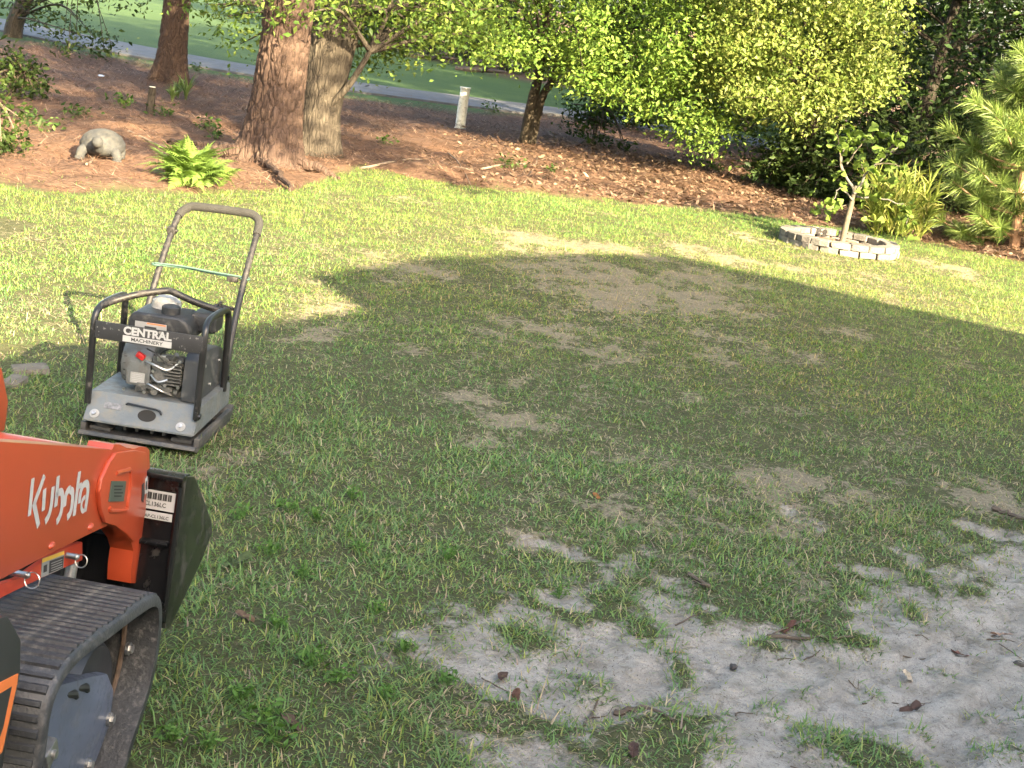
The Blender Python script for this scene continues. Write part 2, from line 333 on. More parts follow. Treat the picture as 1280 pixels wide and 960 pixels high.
# cart path beyond the bed
pc = np.array([[-60,60],[-22,36],[-12.5,28.2],[-8.6,25.4],[-6.4,23.95],[-5.0,23.35],[-3.1,22.9],[-2.45,22.9],[-1.0,23.15],[.6,23.5],[1.7,23.4],[2.6,23.0],[6,21.6],[12,20.4],[30,18]])
pc = smooth_path(np.c_[pc, np.zeros(len(pc))], 8); pt = np.gradient(pc, axis=0); pt /= np.linalg.norm(pt,axis=1)[:,None]; pn = np.c_[-pt[:,1], pt[:,0], 0*pt[:,0]]
bm = bmesh.new(); rows = []
for p, n in zip(pc, pn):
    r_ = []
    for k,dz in ((-1.03,-.05),(-1.0,.03),(0,.045),(1.0,.03),(1.03,-.05)):
        q = p+n*k; q[2] = float(hz(q[0],q[1]))+dz; r_.append(bm.verts.new(q))
    rows.append(r_)
for a, b_ in zip(rows, rows[1:]):
    for k in range(4): bm.faces.new((a[k], a[k+1], b_[k+1], b_[k]))
tag(done('cart_path', bm, M('path_asphalt', (0.0595,0.0616,0.0665), .85, var=.25, scale=3, dirt=(.06,.045,.03), dirt_amt=.3, dscale=5, bump=.4, bscale=90)), 'grey paved cart path', 'path', kind='structure')
PATHC = pc

# ------------------------------------------------------------------ lawn grass (nobody could count it)
def blades(px, py, L, wid, lean, cv, tint, tri=3, z0=None):
    n = len(px); az = rng.uniform(0, 2*math.pi, n); tx, ty = np.cos(az), np.sin(az)
    pz = hz(px, py)-.006 if z0 is None else z0
    tw = az + rng.normal(0,.5,n) + math.pi/2; sx, sy = np.cos(tw)*wid/2, np.sin(tw)*wid/2
    t1 = lean; t2 = np.minimum(lean+cv, 1.75)
    m = np.stack([px+tx*np.sin(t1)*L*.5, py+ty*np.sin(t1)*L*.5, pz+np.cos(t1)*L*.5],1)
    e = m + np.stack([tx*np.sin(t2)*L*.5, ty*np.sin(t2)*L*.5, np.cos(t2)*L*.5],1)
    e[:,2] = np.maximum(e[:,2], pz+.002)
    b = np.stack([px,py,pz],1); s = np.stack([sx,sy,0*sx],1)
    if tri == 3:
        V = np.stack([b-s, b+s, m-s*.8, m+s*.8, e],1).reshape(-1,3); o = np.arange(n)[:,None]*5
        F = np.concatenate([o+np.array([0,1,3]), o+np.array([0,3,2]), o+np.array([2,3,4])],0); C = np.repeat(tint,5,0)
    else:
        V = np.stack([b-s, b+s, e],1).reshape(-1,3); o = np.arange(n)[:,None]*3
        F = o+np.array([0,1,2]); C = np.repeat(tint,3,0)
    return V, F, C
def grass_tint(n, dry):
    g1 = np.array([.074,.155,.046]); g2 = np.array([.142,.24,.060]); g3 = np.array([.22,.265,.066]); st = np.array([.34,.285,.155]); br = np.array([.22,.175,.12])
    u = rng.random(n)[:,None]; c = g1*(1-u)+g2*u
    c = np.where(rng.random(n)[:,None] < .22, g3, c)
    k = rng.random(n); c = np.where((k < .075+.85*dry)[:,None], np.where(rng.random(n)[:,None]<.7, st, br), c)
    return c*rng.uniform(.75,1.25,n)[:,None]
VV=[]; FF=[]; CCc=[]; off=0
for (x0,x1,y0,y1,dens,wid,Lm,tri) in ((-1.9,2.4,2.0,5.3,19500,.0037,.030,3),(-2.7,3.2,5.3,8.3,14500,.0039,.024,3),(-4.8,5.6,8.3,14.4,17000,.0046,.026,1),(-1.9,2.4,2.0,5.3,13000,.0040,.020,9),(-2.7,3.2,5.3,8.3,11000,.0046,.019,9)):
    n = int((x1-x0)*(y1-y0)*dens); px = rng.uniform(x0,x1,n); py = rng.uniform(y0,y1,n)
    keep = np.abs(px-.1) < .42*py+.7; px=px[keep]; py=py[keep]
    s = sand_sunspot_mask(px,py)*(py<7.5); bs = bed_s(px,py); dr = dry_sunspot_mask(px,py)
    clump = fbm(px*7,py*6,61)
    d = (1-s)**1.1*(.72+.5*sstep(.35,.65,clump)) + .05*(s>.5)*sstep(.42,.62,fbm(px*3,py*3,66)) + .16*(s>.05)*(s<.97)
    d = d*(1-sstep(-.12,.10,bs)) + .03*(bs>.1)*(bs<.5)
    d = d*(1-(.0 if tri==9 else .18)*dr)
    keep = rng.random(len(px)) < d; px=px[keep]; py=py[keep]; dr=dr[keep]; s=s[keep]; cl=clump[keep]; n=len(px)
    flat = tri == 9; tri = 1 if flat else tri
    L = Lm*rng.lognormal(0,.35,n)*(.88+.3*sstep(.4,.7,cl))*(1-.35*dr)*(1-.3*s)
    lean = np.clip(rng.normal(.92,.36,n)+.45*dr,0.05,1.5); cv = np.abs(rng.normal(.5,.35,n))
    if flat: lean = rng.uniform(1.1,1.5,n)
    # broad colour drift over the lawn
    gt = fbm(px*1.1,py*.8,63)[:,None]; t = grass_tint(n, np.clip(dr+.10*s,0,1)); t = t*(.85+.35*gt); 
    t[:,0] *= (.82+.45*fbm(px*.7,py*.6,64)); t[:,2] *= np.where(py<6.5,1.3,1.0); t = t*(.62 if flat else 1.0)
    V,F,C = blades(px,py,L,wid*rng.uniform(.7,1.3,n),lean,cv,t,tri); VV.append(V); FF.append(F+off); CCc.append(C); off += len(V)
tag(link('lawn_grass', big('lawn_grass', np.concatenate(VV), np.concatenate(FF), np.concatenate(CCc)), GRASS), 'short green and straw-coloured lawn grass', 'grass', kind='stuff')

# dead thatch lying in the lawn and on the sand
n = 170000; px = rng.uniform(-3,3.6,n); py = 2.0+9.5*rng.random(n)**1.3; keep = (np.abs(px-.1) < .42*py+.6)&(bed_s(px,py)<0); px=px[keep]; py=py[keep]
keep = rng.random(len(px)) < (.10+.30*sand_sunspot_mask(px,py)*sstep(.4,.65,fbm(px*5,py*4,67))+.88*dry_sunspot_mask(px,py)**.8)*(1-.2*sand_sunspot_mask(px,py)); px=px[keep]; py=py[keep]; n=len(px)
t = np.where(rng.random(n)[:,None]<.65, np.array([.30,.26,.175]), np.array([.15,.12,.085]))*rng.uniform(.6,1.2,n)[:,None]
V,F,C = blades(px,py,(.028+.004*py)*rng.lognormal(0,.4,n),.0009+.00028*py,np.full(n,1.45),np.full(n,.12),t,1,hz(px,py)+.004+.012*rng.random(n))
tag(link('dead_thatch', big('dead_thatch', V,F,C), STRAW), 'dead grass stems lying loose on lawn and sand', 'thatch', kind='stuff')

n = 60000; px = rng.uniform(-.6,2.6,n); py = rng.uniform(2.2,6.2,n); m_ = sand_sunspot_mask(px,py); keep = rng.random(n) < m_*(.12+.8*sstep(.52,.7,fbm(px*4,py*4,81))); px=px[keep]; py=py[keep]; n=len(px)
t = np.where(rng.random(n)[:,None]<.7, np.array([.05,.042,.035]), np.array([.20,.16,.11]))*rng.uniform(.6,1.3,n)[:,None]
V,F,C = blades(px,py,.004+.016*rng.random(n)**2,.0022*rng.uniform(.5,1.5,n),np.full(n,1.48),np.full(n,.05),t,1,hz(px,py)+.0015+.003*rng.random(n))
tag(link('sand_debris', big('sand_debris', V,F,C), STRAW), 'dark specks of bark and dead grass strewn on the sand', 'debris', kind='stuff')
# pine straw and bark chips over the bed
n = 190000; px = rng.uniform(-7.5,7,n); py = rng.uniform(9,23,n); keep = (np.abs(px-.1)<.42*py+.8)&(rng.random(n)<mulchmask(px,py)*(.5+.5*sstep(.3,.55,fbm(px*3,py*3,71)))+.02*(bed_s(px,py)>-.5)); px=px[keep]; py=py[keep]; n=len(px)
u = rng.random(n)[:,None]; t = np.where(u<.3, np.array([.19,.108,.073]), np.where(u<.62, np.array([.11,.06,.04]), np.where(u<.88,np.array([.036,.022,.016]),np.array([.26,.185,.14]))))*rng.uniform(.7,1.25,n)[:,None]
V,F,C = blades(px,py,rng.uniform(.06,.16,n),.0028+.00018*py,rng.uniform(1.15,1.5,n),rng.uniform(0,.3,n),t,1,hz(px,py)+.004+.03*rng.random(n))
tag(link('pine_straw', big('pine_straw', V,F,C), STRAW), 'reddish brown fallen pine straw covering the bed', 'pine straw', kind='stuff')
n = 16000; px = rng.uniform(-3,5.5,n); py = rng.uniform(12.5,19,n); keep = rng.random(n)<mulchmask(px,py)*sstep(-1.5,1.2,px); px=px[keep]; py=py[keep]; n=len(px)
a = rng.uniform(0,6.28,n); l = rng.uniform(.012,.045,n); q = rng.uniform(.008,.02,n); zz = hz(px,py)+.008+.02*rng.random(n)
c = np.stack([px,py,zz],1); e1 = np.stack([np.cos(a)*l,np.sin(a)*l,rng.normal(0,.3,n)*l],1); e2 = np.stack([-np.sin(a)*q,np.cos(a)*q,rng.normal(0,.5,n)*q],1)
V = np.stack([c-e1,c-e2,c+e1,c+e2],1).reshape(-1,3); F = np.arange(n*4).reshape(-1,4)
t = np.where(rng.random(n)[:,None]<.5, np.array([.20,.14,.10]), np.array([.12,.077,.055]))*rng.uniform(.6,1.3,n)[:,None]
tag(link('bark_chips', big('bark_chips', V,F,np.repeat(t,4,0)), STRAW), 'loose brown bark chips and leaf bits on the bed', 'mulch', kind='stuff')

# ------------------------------------------------------------------ leaves and trees
def leafcloud(c, size, tint, droop=.3, up=.5, aspect=.5, fold=.18):
    """folded diamond leaves at points c"""
    n = len(c); size = np.broadcast_to(size,(n,)); d = rng.normal(0,1,(n,3)); d[:,2] = d[:,2]*.6-droop; d /= np.linalg.norm(d,axis=1)[:,None]
    nn = rng.normal(0,1,(n,3)); nn[:,2] += up*2; s = np.cross(d,nn); s /= np.linalg.norm(s,axis=1)[:,None]+1e-9; nn = np.cross(s,d)
    L = size[:,None]; a = c-d*L*.5; b = c+d*L*.5+nn*(-.06*L); m = c-d*L*.08+nn*fold*L*.5
    l = m-s*L*aspect*.5; r = m+s*L*aspect*.5
    a2 = a
    V = np.stack([a2,l,b,r],1).reshape(-1,3); o = np.arange(n)[:,None]*4
    F = np.concatenate([o+np.array([0,1,2]), o+np.array([0,2,3])],0)
    return V, F, np.repeat(tint,4,0)
def tints(n, cols, wts, var=.25):
    cols = np.array(cols,float); k = rng.choice(len(cols), n, p=np.array(wts)/sum(wts)); return cols[k]*rng.uniform(1-var,1+var,n)[:,None]
def crown_mesh(name, cl, rad, per, size, cols, wts, droop=.3, up=.5, flat=.7, aspect=.5, cap=None):
    k = len(cl); idx = np.repeat(np.arange(k), per); n = len(idx)
    r = np.broadcast_to(rad,(k,))[idx]
    p = cl[idx] + rng.normal(0,1,(n,3))*np.stack([r*.5,r*.5,r*.5*flat],1)
    cv = rng.uniform(.8,1.2,k)[idx][:,None]
    sz = size*rng.uniform(.5,1.5,n)
    V,F,C = leafcloud(p, sz, tints(n,cols,wts)*cv, droop, up, aspect)
    return big(name, V, F, C)
def branch_mesh(name, trunk, cl, r0=.03, frac=1.0, n=5, zmin=.3):
    bm = bmesh.new(); trunk = np.asarray(trunk,float)
    for c in cl:
        if rng.random() > frac: continue
        ok = trunk[(trunk[:,2] < c[2]+.1)&(trunk[:,2] >= zmin)]
        if len(ok) == 0: ok = trunk[-1:]
        d = np.linalg.norm(ok-c,axis=1)+.6*np.abs(ok[:,2]-(c[2]-.35*np.linalg.norm(ok[:,:2]-c[:2],axis=1))); s = ok[np.argmin(d)]
        mid = (s+c)/2+rng.normal(0,.06,3)*np.linalg.norm(c-s)+np.array([0,0,.12*np.linalg.norm(c-s)])
        pts = smooth_path([s,mid,c],4); L = np.linalg.norm(c-s); bm_tube(bm, pts, np.linspace(min(r0,.012+.012*L),.004,len(pts)), n, caps=False)
    me = bpy.data.meshes.new(name); bm.to_mesh(me); bm.free(); me.polygons.foreach_set('use_smooth', np.ones(len(me.polygons),bool)); return me
def worley(u, v, cu, cv, s=0):
    """F2-F1 on a jittered grid, periodic over cu cells in u (u in 0..1), cell height cv"""
    U = u*cu; Vv = v/cv; iu = np.floor(U); iv = np.floor(Vv); f1 = np.full(U.shape,9.); f2 = np.full(U.shape,9.)
    for a in (-1,0,1):
        for b in (-1,0,1):
            ju = iu+a; jv = iv+b; hx = _h(np.mod(ju,cu),jv,s); hy = _h(np.mod(ju,cu),jv,s+5)
            d = np.hypot(ju+hx-U, jv+hy-Vv); sw = d < f1; f2 = np.where(sw, f1, np.minimum(f2,d)); f1 = np.where(sw,d,f1)
    return f2-f1
def trunk_mesh(name, spine, radius, h_fine, n=110, step=.013, flare=.5, fl_h=.35, amp=.014, cells=15, cellh=.13, lobes=5, seed=0, top=9.0):
    """spine(z)->xy offset array, radius(z)"""
    zs = np.concatenate([np.arange(-.12,h_fine,step), np.linspace(h_fine,top,14)]); th = np.linspace(0,2*math.pi,n,endpoint=False)
    Z, T = np.meshgrid(zs, th, indexing='ij'); r = radius(Z)
    fl = np.exp(-np.clip(Z+.02,0,None)/fl_h); r = r*(1+flare*fl*(.75+.45*np.cos(T*lobes+seed)*.6+.3*np.cos(T*3+2+seed)))
    u = T/(2*math.pi) + .012*np.sin(Z*9+seed)
    wv = worley(np.mod(u,1), Z+.03*np.sin(T*7), cells, cellh, seed); w2 = worley(np.mod(u,1), Z, cells*3, cellh*.45, seed+9)
    r = r + amp*(sstep(.02,.35,wv)-.6) + amp*.3*(sstep(0,.4,w2)-.5)
    sx, sy = spine(Z); V = np.stack([sx+np.cos(T)*r, sy+np.sin(T)*r, Z],-1).reshape(-1,3)
    i = np.arange(len(zs)-1)[:,None]*n; j = np.arange(n)[None,:]; j2 = (j+1)%n
    F = np.stack([i+j, i+j2, i+n+j2, i+n+j],-1).reshape(-1,4); return big(name, V, F, smooth=True)
def gz(x, y): return float(hz(x, y))

# the two big trunks at the bed edge
p = G(337,208); pine = thing('pine_tree', 'thick reddish-brown pine trunk with flared base standing beside the fern', 'tree', (p[0],p[1],gz(p[0],p[1])))
link('trunk', trunk_mesh('pine_trunk', lambda z:(.006*z+.03*np.sin(z*.8), 0*z), lambda z: .205-.014*np.minimum(z,3)-.008*np.maximum(z-3,0), 2.5, n=150, step=.010, flare=.78, fl_h=.20, amp=.017, cells=26, cellh=.15, seed=1, top=11), BARK_PINE, pine)
for (q0,q1,q2,r0) in (((-.2,-.12,.06),(-.42,-.16,.03),(-.75,-.05,-.03),.07),((-.05,-.22,.03),(.12,-.55,.01),(.42,-1.35,-.02),.035),((.2,-.1,.04),(.4,-.15,.0),(.6,-.2,-.05),.06),((-.25,.0,.05),(-.6,.25,.02),(-1.0,.6,-.03),.05)):
    bm = bmesh.new(); pts = smooth_path([q0,q1,q2],8); bm_tube(bm, pts+rng.normal(0,.006,pts.shape), np.linspace(r0,.018,len(pts)), 9); done('root', bm, BARK_PINE, pine)
ccl = np.stack([rng.normal(0,2.3,120),rng.normal(0,2.2,120),rng.uniform(4.4,11.5,120)],1)
def needle_crown(name, cl, per, L, cols, wts, wid=.005):
    k=len(cl); idx=np.repeat(np.arange(k),per); n=len(idx); d=rng.normal(0,1,(n,3)); d/=np.linalg.norm(d,axis=1)[:,None]
    a=cl[idx]+d*.02; b=cl[idx]+d*L*rng.uniform(.7,1.1,n)[:,None]; b[:,2]-=.03; s=np.cross(d,rng.normal(0,1,(n,3))); s/=np.linalg.norm(s,axis=1)[:,None]; s*=wid/2
    V=np.stack([a-s,a+s,b],1).reshape(-1,3); return big(name,V,np.arange(n*3).reshape(-1,3),np.repeat(tints(n,cols,wts),3,0))
PG = [(.05,.09,.025),(.075,.12,.03),(.10,.14,.04)]
tufts = ccl[rng.integers(0,120,1700)]+rng.normal(0,.45,(1700,3))
link('crown', needle_crown('pine_crown', tufts, 50, .3, PG, (1,1,1), .025), NEEDLE, pine)
link('limbs', branch_mesh('pine_limbs', [(0,0,zz) for zz in np.linspace(5,11,12)], ccl, .05, 1, 6), BARK_PINE, pine)

p = G(389,192); oak = thing('oak_tree', 'pale grey-brown forked hardwood trunk close behind the big pine', 'tree', (p[0],p[1],gz(p[0],p[1])))
link('trunk', trunk_mesh('oak_trunk', lambda z:(.02+.045*z-.02*np.sin(z*1.3), .02*z), lambda z: .185-.02*np.minimum(z,3)-.012*np.maximum(z-3,0), 2.4, n=110, step=.014, flare=.5, fl_h=.25, amp=.010, cells=22, cellh=.2, lobes=4, seed=3, top=8), BARK_OAK, oak)
bm = bmesh.new(); pts = smooth_path([(.1,.0,.35),(.16,0,.75),(.24,.02,1.2),(.36,.05,1.9),(.6,.1,3.2),(1.0,.2,5)],8); bm_tube(bm, pts, np.linspace(.12,.05,len(pts)), 16); done('trunk', bm, BARK_OAK, oak)
bm = bmesh.new(); pts = smooth_path([(.12,-.1,.42),(.28,-.14,.62),(.44,-.16,.95),(.56,-.2,1.3),(.66,-.2,1.9)],8); bm_tube(bm, pts, np.linspace(.034,.014,len(pts)), 10); done('limb', bm, BARK_OAK, oak)
OAKC = [(.05,.095,.02),(.09,.15,.03),(.14,.19,.045)]
# low leafy boughs that hang across the top of the view, and the crown above
low = []
for (px_,py_,Y_) in ((255,5,14.5),(285,20,14.2),(300,55,14.6),(310,35,14.3),(275,10,14),(330,5,13.3),(345,12,12.0),(365,3,12.0),(385,15,12.4),(400,5,13),(430,8,13.2),(455,12,13.3),(470,25,13.5),(490,18,13.5),(510,30,13.6),(530,14,13.6),(548,34,13.7),(560,22,13.8),(575,30,14),(500,5,13.3),(440,30,13.9),(455,45,14.2),(470,60,14.4),(485,72,14.5),(448,68,14.6),(430,85,14.8),(585,12,14),(540,45,14),(520,8,13.6),(480,40,14),(600,25,14.5),(615,10,14.4),(560,55,14.3),(590,48,14.6),(575,5,14),(500,48,13.9),(525,60,14.4),(460,5,13.4),(415,20,13.5),(495,58,14.2),(610,40,14.8),(545,5,13.9)):
    q = AT(px_,py_,Y_)-np.array(oak.location); low.append(q)
low = np.array(low); up_ = np.stack([rng.normal(.2,1.9,190),rng.normal(.8,1.7,190),rng.uniform(2.3,6.5,190)],1); cl = np.concatenate([low,up_])
link('crown', crown_mesh('oak_crown', cl, .30, 100, .054, OAKC, (1,1.6,1.2), droop=.5, up=.5), LEAF, oak)
link('limbs', branch_mesh('oak_limbs', [(.02+.045*zz,.02*zz,zz) for zz in np.linspace(.9,6,14)]+[(.44,-.16,.95),(.56,-.2,1.3)], cl, .03, .8), BARK_OAK, oak)

p = G(212,104); p3 = thing('pine_tree', 'slimmer brown pine trunk standing farther back beside the cart path', 'tree', (p[0],p[1],gz(p[0],p[1])))
link('trunk', trunk_mesh('far_pine_trunk', lambda z:(.012*z, 0*z), lambda z: .17-.012*np.minimum(z,3)-.006*np.maximum(z-3,0), 2.6, n=90, step=.018, flare=.75, fl_h=.2, amp=.012, cells=13, cellh=.13, seed=6, top=10), BARK_PINE, p3)
ccl = np.stack([rng.normal(0,1.9,70),rng.normal(0,1.8,70),rng.uniform(4.5,10.5,70)],1); tufts = ccl[rng.integers(0,70,800)]+rng.normal(0,.45,(800,3))
link('crown', needle_crown('far_pine_crown', tufts, 45, .3, PG, (1,1,1), .025), NEEDLE, p3)
link('limbs', branch_mesh('far_pine_limbs', [(0,0,zz) for zz in np.linspace(4.5,10,12)], ccl, .05, 1, 6), BARK_PINE, p3)

def leafy(name, label, base, stems, cl, rad, per, size, cols, wts, bark=BARK_THIN, droop=.3, up=.5, group=None, cat='tree', frac=.7, flat=.7, aspect=.5, zmin=.3):
    t = thing(name, label, cat, (base[0],base[1],gz(base[0],base[1])), 0, group); allp = []
    for (pts,r0,r1) in stems:
        sp = smooth_path(pts,6); bm = bmesh.new(); bm_tube(bm, sp+rng.normal(0,.004,sp.shape), np.linspace(r0,r1,len(sp)), 10); done('trunk' if cat=='tree' else 'stem', bm, bark, t); allp += list(sp)
    link('crown' if cat=='tree' else 'foliage', crown_mesh(name+'_crown', cl, rad, per, size, cols, wts, droop, up, flat, aspect), LEAF, t)
    link('limbs' if cat=='tree' else 'twigs', branch_mesh(name+'_limbs', allp, cl, .018, frac, 5, zmin), bark, t)['kind'] = 'stuff'
    return t
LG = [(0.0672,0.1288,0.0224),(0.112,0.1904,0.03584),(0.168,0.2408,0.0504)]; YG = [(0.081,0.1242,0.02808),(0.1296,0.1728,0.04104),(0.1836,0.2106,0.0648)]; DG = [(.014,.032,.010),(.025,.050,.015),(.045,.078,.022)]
# low spreading tree in the middle of the bed
b0 = G(655,184); cl = []
zx = [-2.4,-1.7,-1.1,-.6,-.1,.4,.9,1.4,1.9,2.4,2.9]; zb = [1.10,.92,.84,.78,.70,.56,.46,.34,.14,.30,.65]
while len(cl) < 430:
    q = np.array([rng.uniform(-2.3,2.8), rng.uniform(-2.2,1.4), rng.uniform(.1,1.0)]); q[2] = .1+rng.random()**2.3*4.6
    w0 = np.interp(q[0], zx, zb)+.12+.25*abs(q[1]+.5)*.4
    if q[2] < w0 or ((q[0]-.25)/2.7)**2+((q[1]+.3)/2.1)**2+(max(q[2]-2,0)/2.8)**2 > 1: continue
    cl.append(q)
leafy('spreading_tree', 'light green low spreading tree on two slim stems in the straw bed', b0,
      [([(0,0,-.05),(.02,0,.4),(.05,.02,.8),(.06,.03,1.6),(.1,0,3.2)],.075,.03),([(.07,-.03,-.05),(.10,-.02,.35),(.16,0,.62),(.34,.03,.95),(.9,.1,1.7),(1.6,0,2.6)],.06,.02)],
      np.array(cl), .28, 190, .050, LG, (1,1.5,1.1), droop=.45, frac=.14, zmin=.9)
# drooping yellow-green tree to its right
b1 = G(985,225); b1[1] = 15.8; b1[0] = 2.75; cl = []
zx = [-1.5,-1.0,-.5,-.1,.4,.8]; zb = [1.05,.85,.70,.60,.80,1.3]
while len(cl) < 270:
    q = np.array([rng.uniform(-1.5,.55), rng.uniform(-1.1,1.0), 0.2+rng.random()**1.9*4.6])
    if q[2] < np.interp(q[0],zx,zb)+.1 or (q[0]+.4)**2/1.2+(q[1]/1.15)**2+(max(q[2]-2,0)/2.8)**2 > 1: continue
    cl.append(q)
leafy('drooping_tree', 'yellow-green tree with drooping boughs between the low tree and the dark wood', b1,
      [([(0,.2,-.05),(-.03,.2,.5),(-.1,.15,1.2),(-.3,.1,2.2),(-.4,0,4)],.07,.03)], np.array(cl), .27, 210, .049, YG, (1,1.4,1), droop=.6, frac=.25)
# dark wood behind
def wood(name, label, x, y, h, rad, zlow, ncl, per, cols, wts, size=.09, lean=0.0, group=None, tr=.13, frac=.5, rc=.42):
    cl = []
    while len(cl) < ncl:
        q = np.array([rng.uniform(-1,1),rng.uniform(-1,1),rng.uniform(0,1)]); zz = zlow+q[2]**1.15*(h-zlow)
        rr = rad*(.55+.45*math.sin(min(1,(zz-zlow)/(h-zlow)*1.25+.25)*math.pi*.8))
        if q[0]**2+q[1]**2 > 1: continue
        cl.append((q[0]*rr+lean*zz, q[1]*rr, zz))
    return leafy(name, label, (x,y), [([(0,0,-.1),(lean*1+.03,0,1.0),(lean*2.2,0,2.2),(lean*h*.8,0,h*.8)],tr,.03)], np.array(cl), rc, per, size, cols, wts, BARK_DARK if name in ('dark_tree','far_tree') else BARK_OAK, .3, .4, group, frac=frac)
wg = 'dark trees of the wood behind the lawn'
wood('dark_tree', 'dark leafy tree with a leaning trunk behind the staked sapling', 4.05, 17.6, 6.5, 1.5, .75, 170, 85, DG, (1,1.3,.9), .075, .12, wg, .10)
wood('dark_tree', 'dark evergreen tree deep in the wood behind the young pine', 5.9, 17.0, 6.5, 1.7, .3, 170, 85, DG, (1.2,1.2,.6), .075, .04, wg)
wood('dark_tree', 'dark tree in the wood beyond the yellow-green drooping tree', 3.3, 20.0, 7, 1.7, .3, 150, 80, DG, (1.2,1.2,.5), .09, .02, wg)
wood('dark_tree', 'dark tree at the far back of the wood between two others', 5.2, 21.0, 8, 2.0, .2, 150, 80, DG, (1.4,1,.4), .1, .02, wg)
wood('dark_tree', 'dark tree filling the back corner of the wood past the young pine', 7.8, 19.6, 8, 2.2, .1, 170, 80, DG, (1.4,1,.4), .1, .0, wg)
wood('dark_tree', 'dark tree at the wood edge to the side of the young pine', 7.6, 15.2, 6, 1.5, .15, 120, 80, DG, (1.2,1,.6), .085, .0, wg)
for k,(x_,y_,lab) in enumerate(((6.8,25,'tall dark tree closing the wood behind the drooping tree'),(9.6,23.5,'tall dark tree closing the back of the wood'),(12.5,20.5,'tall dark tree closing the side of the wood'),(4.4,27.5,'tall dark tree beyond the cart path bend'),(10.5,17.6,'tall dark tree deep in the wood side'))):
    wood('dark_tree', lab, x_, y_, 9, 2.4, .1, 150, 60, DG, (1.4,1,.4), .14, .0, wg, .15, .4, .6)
# trees to the side of the view, placed and shaped to throw shade
so_ = np.r_[rng.uniform(3.6,7.3,92), rng.uniform(2.3,4.6,34)]; co_ = rng.uniform(2.8,4.2,126); zo_ = np.r_[3.85+rng.random(92)*3.5, 4.35+rng.random(34)*2.8]; tb = np.array([7.2,10.4])
cl = np.stack([SD[1]*-so_+0*so_, so_, zo_],1); cl[:,0] = .848*so_-.53*co_-tb[0]; cl[:,1] = .53*so_+.848*co_-tb[1]
cl = np.concatenate([cl, np.stack([rng.normal(.3,.9,30),rng.normal(0,.9,30),rng.uniform(7.4,9.5,30)],1)])
leafy('unseen_shade_oak', 'unseen oak at the lawn side, its long bough shaped to shade the straw bed', tb, [([(0,0,-.1),(.05,0,2),(-.1,-.1,4.5),(.1,0,8)],.24,.08),([(-.05,-.05,4.2),(-1.5,-2.2,5.6),(-3.0,-3.8,6.2),(-4.6,-4.8,6.3)],.12,.03)], cl, .33, 110, .10, OAKC, (1,1.3,1), BARK_OAK, .3, .5, None, 'tree', .7)  # out of view; bough leaves laid out to dapple the bed
tp_ = thing('tall_pine', 'unseen tall pine added behind the house to shade the fairway', 'tree', (16.8,-3.7,0))  # added out of view so its crown streaks the fairway with shade
bm = bmesh.new(); bm_tube(bm, smooth_path([(0,0,-.1),(.1,0,7),(-.1,0,12.5),(-1.6,-1.0,16),(-3.0,-1.9,21)],6), np.linspace(.28,.06,25), 14); done('trunk', bm, BARK_PINE, tp_)
ccl = np.stack([rng.normal(-2.8,1.8,80),rng.normal(-1.8,1.5,80),rng.uniform(16.0,21.0,80)],1); tufts = ccl[rng.integers(0,80,650)]+rng.normal(0,.4,(650,3))
link('crown', needle_crown('tall_pine_crown', tufts, 50, .3, PG, (1,1,1), .025), NEEDLE, tp_); link('limbs', branch_mesh('tall_pine_limbs', [(-1.6,-1.0,16),(-2.0,-1.3,17),(-2.4,-1.5,18.5),(-3,-1.9,20.5)], ccl, .05, 1, 6), BARK_PINE, tp_)
for (x_,y_,r_,lab) in ((19.6,-1.6,0,'second unseen pine added behind the house to shade the fairway'),):
    t2 = tp_.copy(); COL.objects.link(t2); t2.location = (x_,y_,0); t2.rotation_euler = (0,0,r_); t2['label'] = lab
    for ch in list(tp_.children): c2 = ch.copy(); COL.objects.link(c2); c2.parent = t2
wood('tall_oak', 'tall oak right of the lawn shading the wood edge', 9.9, 10.2, 9.5, 2.2, 2.6, 120, 75, OAKC, (1,1.3,1), .12, .0, None, .2, .4, .6)
wood('tall_oak', 'tall oak farther right of the lawn shading the cart path', 10.5, 14.0, 11, 2.6, 2.6, 130, 75, OAKC, (1,1.3,1), .13, .0, None, .2, .4, .65)
wood('tall_oak', 'tall oak at the side of the fairway shading the turf', 11.0, 21.0, 12, 3.2, 2.2, 130, 75, OAKC, (1,1.3,1), .14, .0, None, .22, .4, .75)
wood('tall_oak', 'tall oak on the cart path bend shading the fairway', 3.2, 25.6, 10, 2.6, 3.6, 100, 70, OAKC, (1,1.3,1), .13, .0, None, .2, .4, .6)
src = wood('sky_blocker_tree', 'unseen tree added left of the lawn beside the loader to block low sky', -9.2, 3.0, 10.5, 3.2, 1.2, 130, 75, OAKC, (1,1.3,1), .16, .0, 'unseen trees added round the lawn to block low sky', .22, .4, .8)  # trees added out of view to cut low sky light on the bed
for (x_,y_,r_,lab) in ((-9.6,8.6,1.0,'unseen tree added left of the sunlit lawn to block low sky'),(-10.2,13.6,2.1,'unseen tree added left of the tortoise statue to block low sky'),(-13.0,19.5,3.3,'unseen tree added left of the slimmer pine to block low sky'),(-6.5,-6.5,4.0,'unseen tree added behind the loader to block low sky'),(-.5,-11.5,5.2,'unseen tree added behind the patch of sand to block low sky')):
    t2 = src.copy(); COL.objects.link(t2); t2.location = (x_,y_,gz(x_,y_)); t2.rotation_euler = (0,0,r_); t2['label'] = lab
    for ch in list(src.children): c2 = ch.copy(); COL.objects.link(c2); c2.parent = t2
